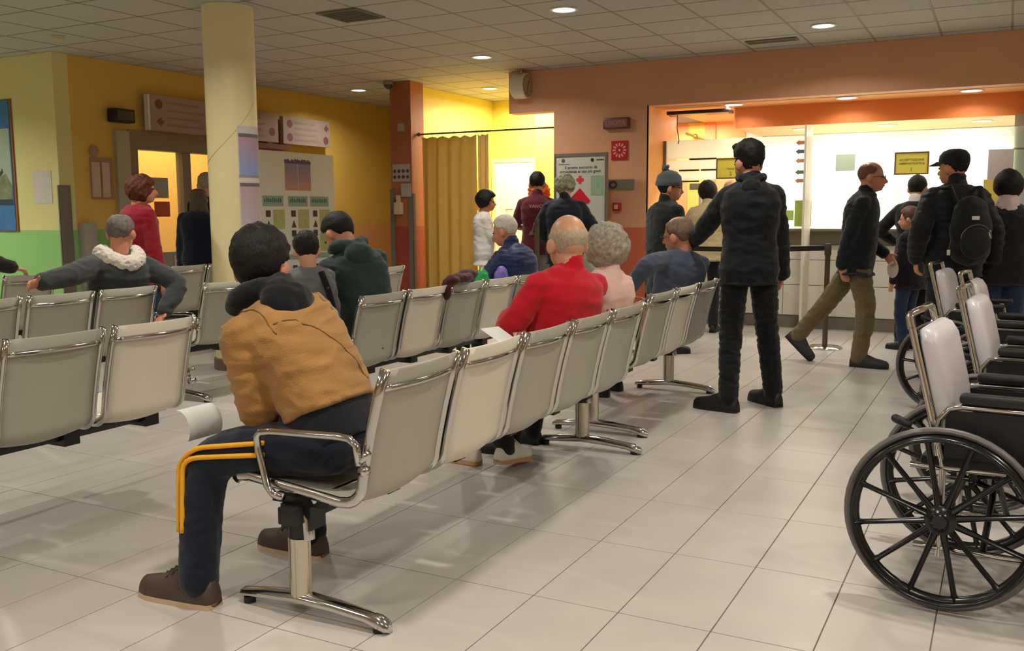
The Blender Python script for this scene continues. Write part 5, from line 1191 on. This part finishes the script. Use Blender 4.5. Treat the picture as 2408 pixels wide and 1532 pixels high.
p = Person('staff member with light brown hair behind the reception glass', -2.98, 11.42, 176, 1.67, head=(0, 6, 0), vox=0.012)
p.build_body(SKIN2); p.top(cloth('coat_white', (232, 230, 224), 0.8), 'white_coat', g=0.02, hem=0.25); p.legs(DKT); p.shoes(SHB); p.hair(M('hair_sandy', (150, 104, 70), 0.6, var=0.25, vscale=40), thick=0.012, front=0.5, side=-0.1, back=-0.7)
WHC = cloth('uniform_white', (236, 234, 232), 0.8, var=0.03)
p = Person('nurse with bobbed dark hair in a white short-sleeved uniform by the curtain', -5.60, 9.92, -62, 1.54, head=(-4, 2, 0), vox=0.011, fat=1.15, hs=1.1)
p.arm_to(1, V(0.02, 0.28, 0.94), (0.6, -1, -0.3), world=False, hand=None); p.arm_to(-1, V(-0.05, 0.30, 0.96), (-0.8, -0.8, -0.3), world=False)
p.build_body(SKIN2); p.top(WHC, 'tunic', g=0.018, hem=0.16, sleeve=0.85, flare=0.01); p.legs(WHC, g=0.014); p.shoes(WHITE, WHITE)
p.hair(HBK, thick=0.030, front=0.35, side=-0.75, back=-0.9, lump=0.004, vol=(1.0, 1.04, 1.0), sides=1.0)
MAR = cloth('polo_maroon', (92, 30, 38), 0.85)
p = Person('dark haired man in a maroon shirt with printed lettering, back turned', -4.70, 9.55, 24, 1.755, head=(-4, 4, 0), vox=0.011, shw=1.08)
p.arm_to(-1, V(-0.05, 0.22, 1.12), (-1.2, -0.5, -0.5), world=False); p.arm_to(1, V(0.05, 0.24, 1.12), (1.2, -0.5, -0.5), world=False)
p.build_body(SKIN2); p.top(MAR, 'polo_shirt', g=0.018, hem=0.10, sleeve=0.85, collar=0.02, wr=(0.004, 8, (1, 1, 1.6))); p.legs(M('trousers_grey_green', (128, 130, 118), 0.85), g=0.014); p.shoes(SHB); p.hair(HBK, thick=0.012, front=0.4, side=0.0, back=-0.6, lump=0.003)
pr = M('print_pale_pink', (206, 150, 156), 0.8)
yb = -0.158
text('print_text', 'VANCOU', 0.052, pr, p.root, (0.03, yb, 1.375), FACE_Y, bold=0.0008)
obj('print_emblem', MB().prism([(0.02, 0), (0.06, 0.05), (0.03, 0.12), (0.07, 0.19), (0.02, 0.16), (-0.01, 0.06)], yb, yb+0.004, 'y', (0.02, 0, 1.13)).prism([(-0.09, 0), (0.08, 0.02), (0.10, 0.06), (0.0, 0.045), (-0.07, 0.05)], yb, yb+0.004, 'y', (0.0, 0, 1.055)), M('print_dull_pink', (142, 92, 98), 0.8), p.root, smooth=False)
p = Person('orange-haired woman mostly hidden behind the man in the maroon shirt', -5.03, 10.3, 170, 1.66, head=(0, 4, 0), vox=0.012)
p.build_body(SKIN); p.top(cloth('top_red_dull', (150, 60, 52), 0.85), 'top', g=0.016, hem=0.1); p.legs(DKT); p.shoes(SHB); p.curls(M('hair_orange', (224, 96, 36), 0.6, var=0.25, vscale=40), r=0.118, n=150, b=0.022, low=-0.95, cz=-0.01, front=0.3, zs=1.15, seed=3)
p = Person('standing man with wavy grey hair in a dark navy jacket before the tall sign board', -4.15, 9.1, 22, 1.685, head=(8, 6, 0), vox=0.011, fat=1.12, shw=1.12)
p.arm_to(-1, V(-0.16, 0.20, 1.0), (-1, -0.6, -0.2), world=False); p.arm_to(1, V(0.18, 0.18, 1.0), (1, -0.6, -0.2), world=False)
p.build_body(SKIN2); p.top(cloth('jacket_navy_black', (22, 28, 40), 0.7), 'jacket', g=0.036, hem=0.14, ar=1.35, collar=0.03); p.legs(DKT); p.shoes(SHB)
p.curls(M('hair_pepper', (150, 148, 124), 0.75, var=0.45, vscale=26, bump=0.4, bscale=120), r=0.101, n=120, b=0.02, low=-0.5, cz=0.03, seed=5)
NAVP = cloth('puffer_navy', (34, 46, 84), 0.5, bump=0.1, bs=40)
p = Person('seated white-haired man in a navy quilted jacket leaning forward', -3.42, 6.56, 92, 1.60, pel=0.535, lean=2, bend=18, twist=-14, head=(4, 14, 0), vox=0.011, fat=1.1)
p.arm_to(-1, (-3.78, 6.34, 0.70), (-0.9, -0.6, -0.6)); p.arm_to(1, (-3.78, 6.58, 0.70), (0.9, -0.4, -0.6)); seated(p)
p.build_body(SKIN2); p.top(NAVP, 'quilted_jacket', g=0.032, hem=0.02, ar=1.4, collar=0.035, wr=(0.008, 10, (0.5, 0.5, 3))); p.legs(DKT); p.shoes(SHB); p.hair(HWH, thick=0.010, front=0.5, side=0.0, back=-0.65, lump=0.003)

# --- left part
GRJ = cloth('jacket_dark_grey', (62, 64, 64), 0.85)
p = Person('seated grey-haired man with a white fur collar, arms spread along the seat backs', -5.31, 4.29, 90, 1.66, pel=0.535, lean=-14, bend=4, twist=-14, head=(-62, 4, 0), vox=0.010, fat=1.15, shw=1.1)
p.arm_to(-1, (-5.10, 3.62, 0.90), (-0.3, -0.3, -0.2), curl=0.4); p.arm_to(1, (-4.97, 4.44, 0.66), (0.9, -0.5, 0.1), curl=0.4); seated(p)
p.build_body(SKIN2); p.top(GRJ, 'jacket', g=0.030, hem=0.02, ar=1.45); p.legs(DKT); p.shoes(SHB); p.hair(M('hair_salt', (110, 100, 92), 0.7, var=0.35, vscale=40, bump=0.4, bscale=150), thick=0.010, front=0.5, side=-0.05, back=-0.6, bald=1.05)
mb = MB(); pts = [p.N+p.lat*(0.11*math.cos(a))-p.fwd*(0.10*math.sin(a)-0.01)+p.d2*(0.0-0.045*max(0, math.sin(a))) for a in [PI*q/10*1.1-0.05*PI for q in range(11)]]
mb.tube(pts, 0.06, 12, cap='round'); fuse('fur_collar', mb, 0.009, cloth('fur_white', (222, 212, 200), 0.95, bump=0.6, bs=60), p.root, 2, (0.008, 40, (1, 1, 1)))
p = Person('standing woman with curly auburn hair in a red jacket facing the glazed doors', -6.18, 5.31, -16, 1.62, head=(-22, 2, 0), vox=0.011, fat=1.0)
p.build_body(SKIN2); p.top(cloth('jacket_red', (150, 26, 44), 0.8), 'jacket', g=0.030, hem=0.16, ar=1.3); p.legs(JEAN); p.shoes(SHB); p.curls(M('hair_auburn', (96, 44, 30), 0.7, var=0.3, vscale=40), r=0.102, n=130, b=0.02, low=-0.9, cz=0.0, front=0.4, seed=8)
NVW = cloth('coat_navy', (18, 24, 42), 0.85)
p = Person('standing woman in a navy jacket with straight brown hair, left of the round column', -7.48, 7.2, 38, 1.57, head=(6, 3, 0), vox=0.012, fat=1.15, shw=1.1)
p.build_body(SKIN); p.top(NVW, 'jacket', g=0.032, hem=0.12, ar=1.35); p.legs(DKT); p.shoes(SHB); p.long_hair(M('hair_ash_brown', (84, 68, 50), 0.7, var=0.3, vscale=40, stretch=(1, 1, 0.2)), drop=0.12)
p = Person('grey-haired person half hidden behind the round column', -7.95, 7.78, 60, 1.76, head=(0, 0, 0), vox=0.012)
p.build_body(SKIN); p.top(DKT, 'jacket', g=0.026, hem=0.1); p.legs(DKT); p.shoes(SHB); p.hair(HGR, thick=0.012, front=0.5, side=-0.1, back=-0.7)
p = Person('person in black at the left edge with one arm stretched along the seat backs', -7.12, 4.02, 90, 1.74, pel=0.535, lean=-14, twist=-8, head=(10, 0, 0), vox=0.011, fat=1.15)
p.arm_to(1, (-6.90, 4.68, 0.90), (0.2, -1, 0.7), curl=0.5); p.arm_to(-1, (-7.4, 3.9, 0.66), (-1, -0.3, -0.6)); seated(p)
p.build_body(SKIN); p.top(cloth('jacket_black_red', (30, 20, 22), 0.8), 'jacket', g=0.026, hem=0.02, ar=1.45); p.legs(BLK); p.shoes(SHB); p.hair(HBK)

# --- bags on the seats
def soft_bag(name, label, parts, mat, loc, cat='bag', wr=(0.008, 14, (1, 1, 1)), extra=None):
    t = thing(name, label, cat, loc); mb = MB()
    for c, r in parts: mb.ball(c, r)
    fuse('pouch', mb, 0.009, mat, t, 2, wr)
    if extra: extra(t)
    return t
soft_bag('rolled_jacket', 'dark maroon folded jacket lying over a second row seat back', [((0.0, 0.0, 0.0), (0.06, 0.13, 0.03)), ((-0.02, 0.12, 0.015), (0.055, 0.10, 0.035)), ((0.0, -0.12, -0.01), (0.05, 0.05, 0.035)), ((-0.02, -0.16, -0.07), (0.035, 0.03, 0.07))], cloth('cloth_maroon_dark', (72, 28, 28), 0.7), (-3.225, 5.40, 0.872), 'jacket')
def handles(t): obj('handle', MB().tube([(0, -0.06, 0.1), (0, -0.03, 0.16), (0, 0.03, 0.16), (0, 0.06, 0.1)], 0.008, 8), M('bag_green_dark', (20, 120, 70), 0.4), t)
soft_bag('green_bag', 'green plastic bag on the seat beside the man in the navy quilted jacket', [((0, 0, 0.0), (0.08, 0.10, 0.20)), ((0, 0.0, 0.12), (0.05, 0.07, 0.12))], M('bag_green', (30, 160, 90), 0.35), (-3.45, 6.08, 0.66), extra=handles)
soft_bag('purple_bag', 'purple bag next to the green plastic bag on the second row', [((0, 0, 0.0), (0.07, 0.10, 0.20)), ((0, 0, 0.14), (0.05, 0.08, 0.10))], M('bag_purple', (120, 104, 190), 0.4), (-3.38, 6.25, 0.66))
tag(obj('paper_sheet', MB().prism([(-0.07, -0.08), (0.06, -0.05), (0.05, 0.09), (-0.06, 0.07)], -0.001, 0.001).xf(Matrix.Rotation(math.radians(35), 4, 'Y')), PAPER, loc=(-1.93, 3.56, 0.765), smooth=False), 'white sheet of paper in front of the bald man in red', 'paper')

finish_all()
seams()
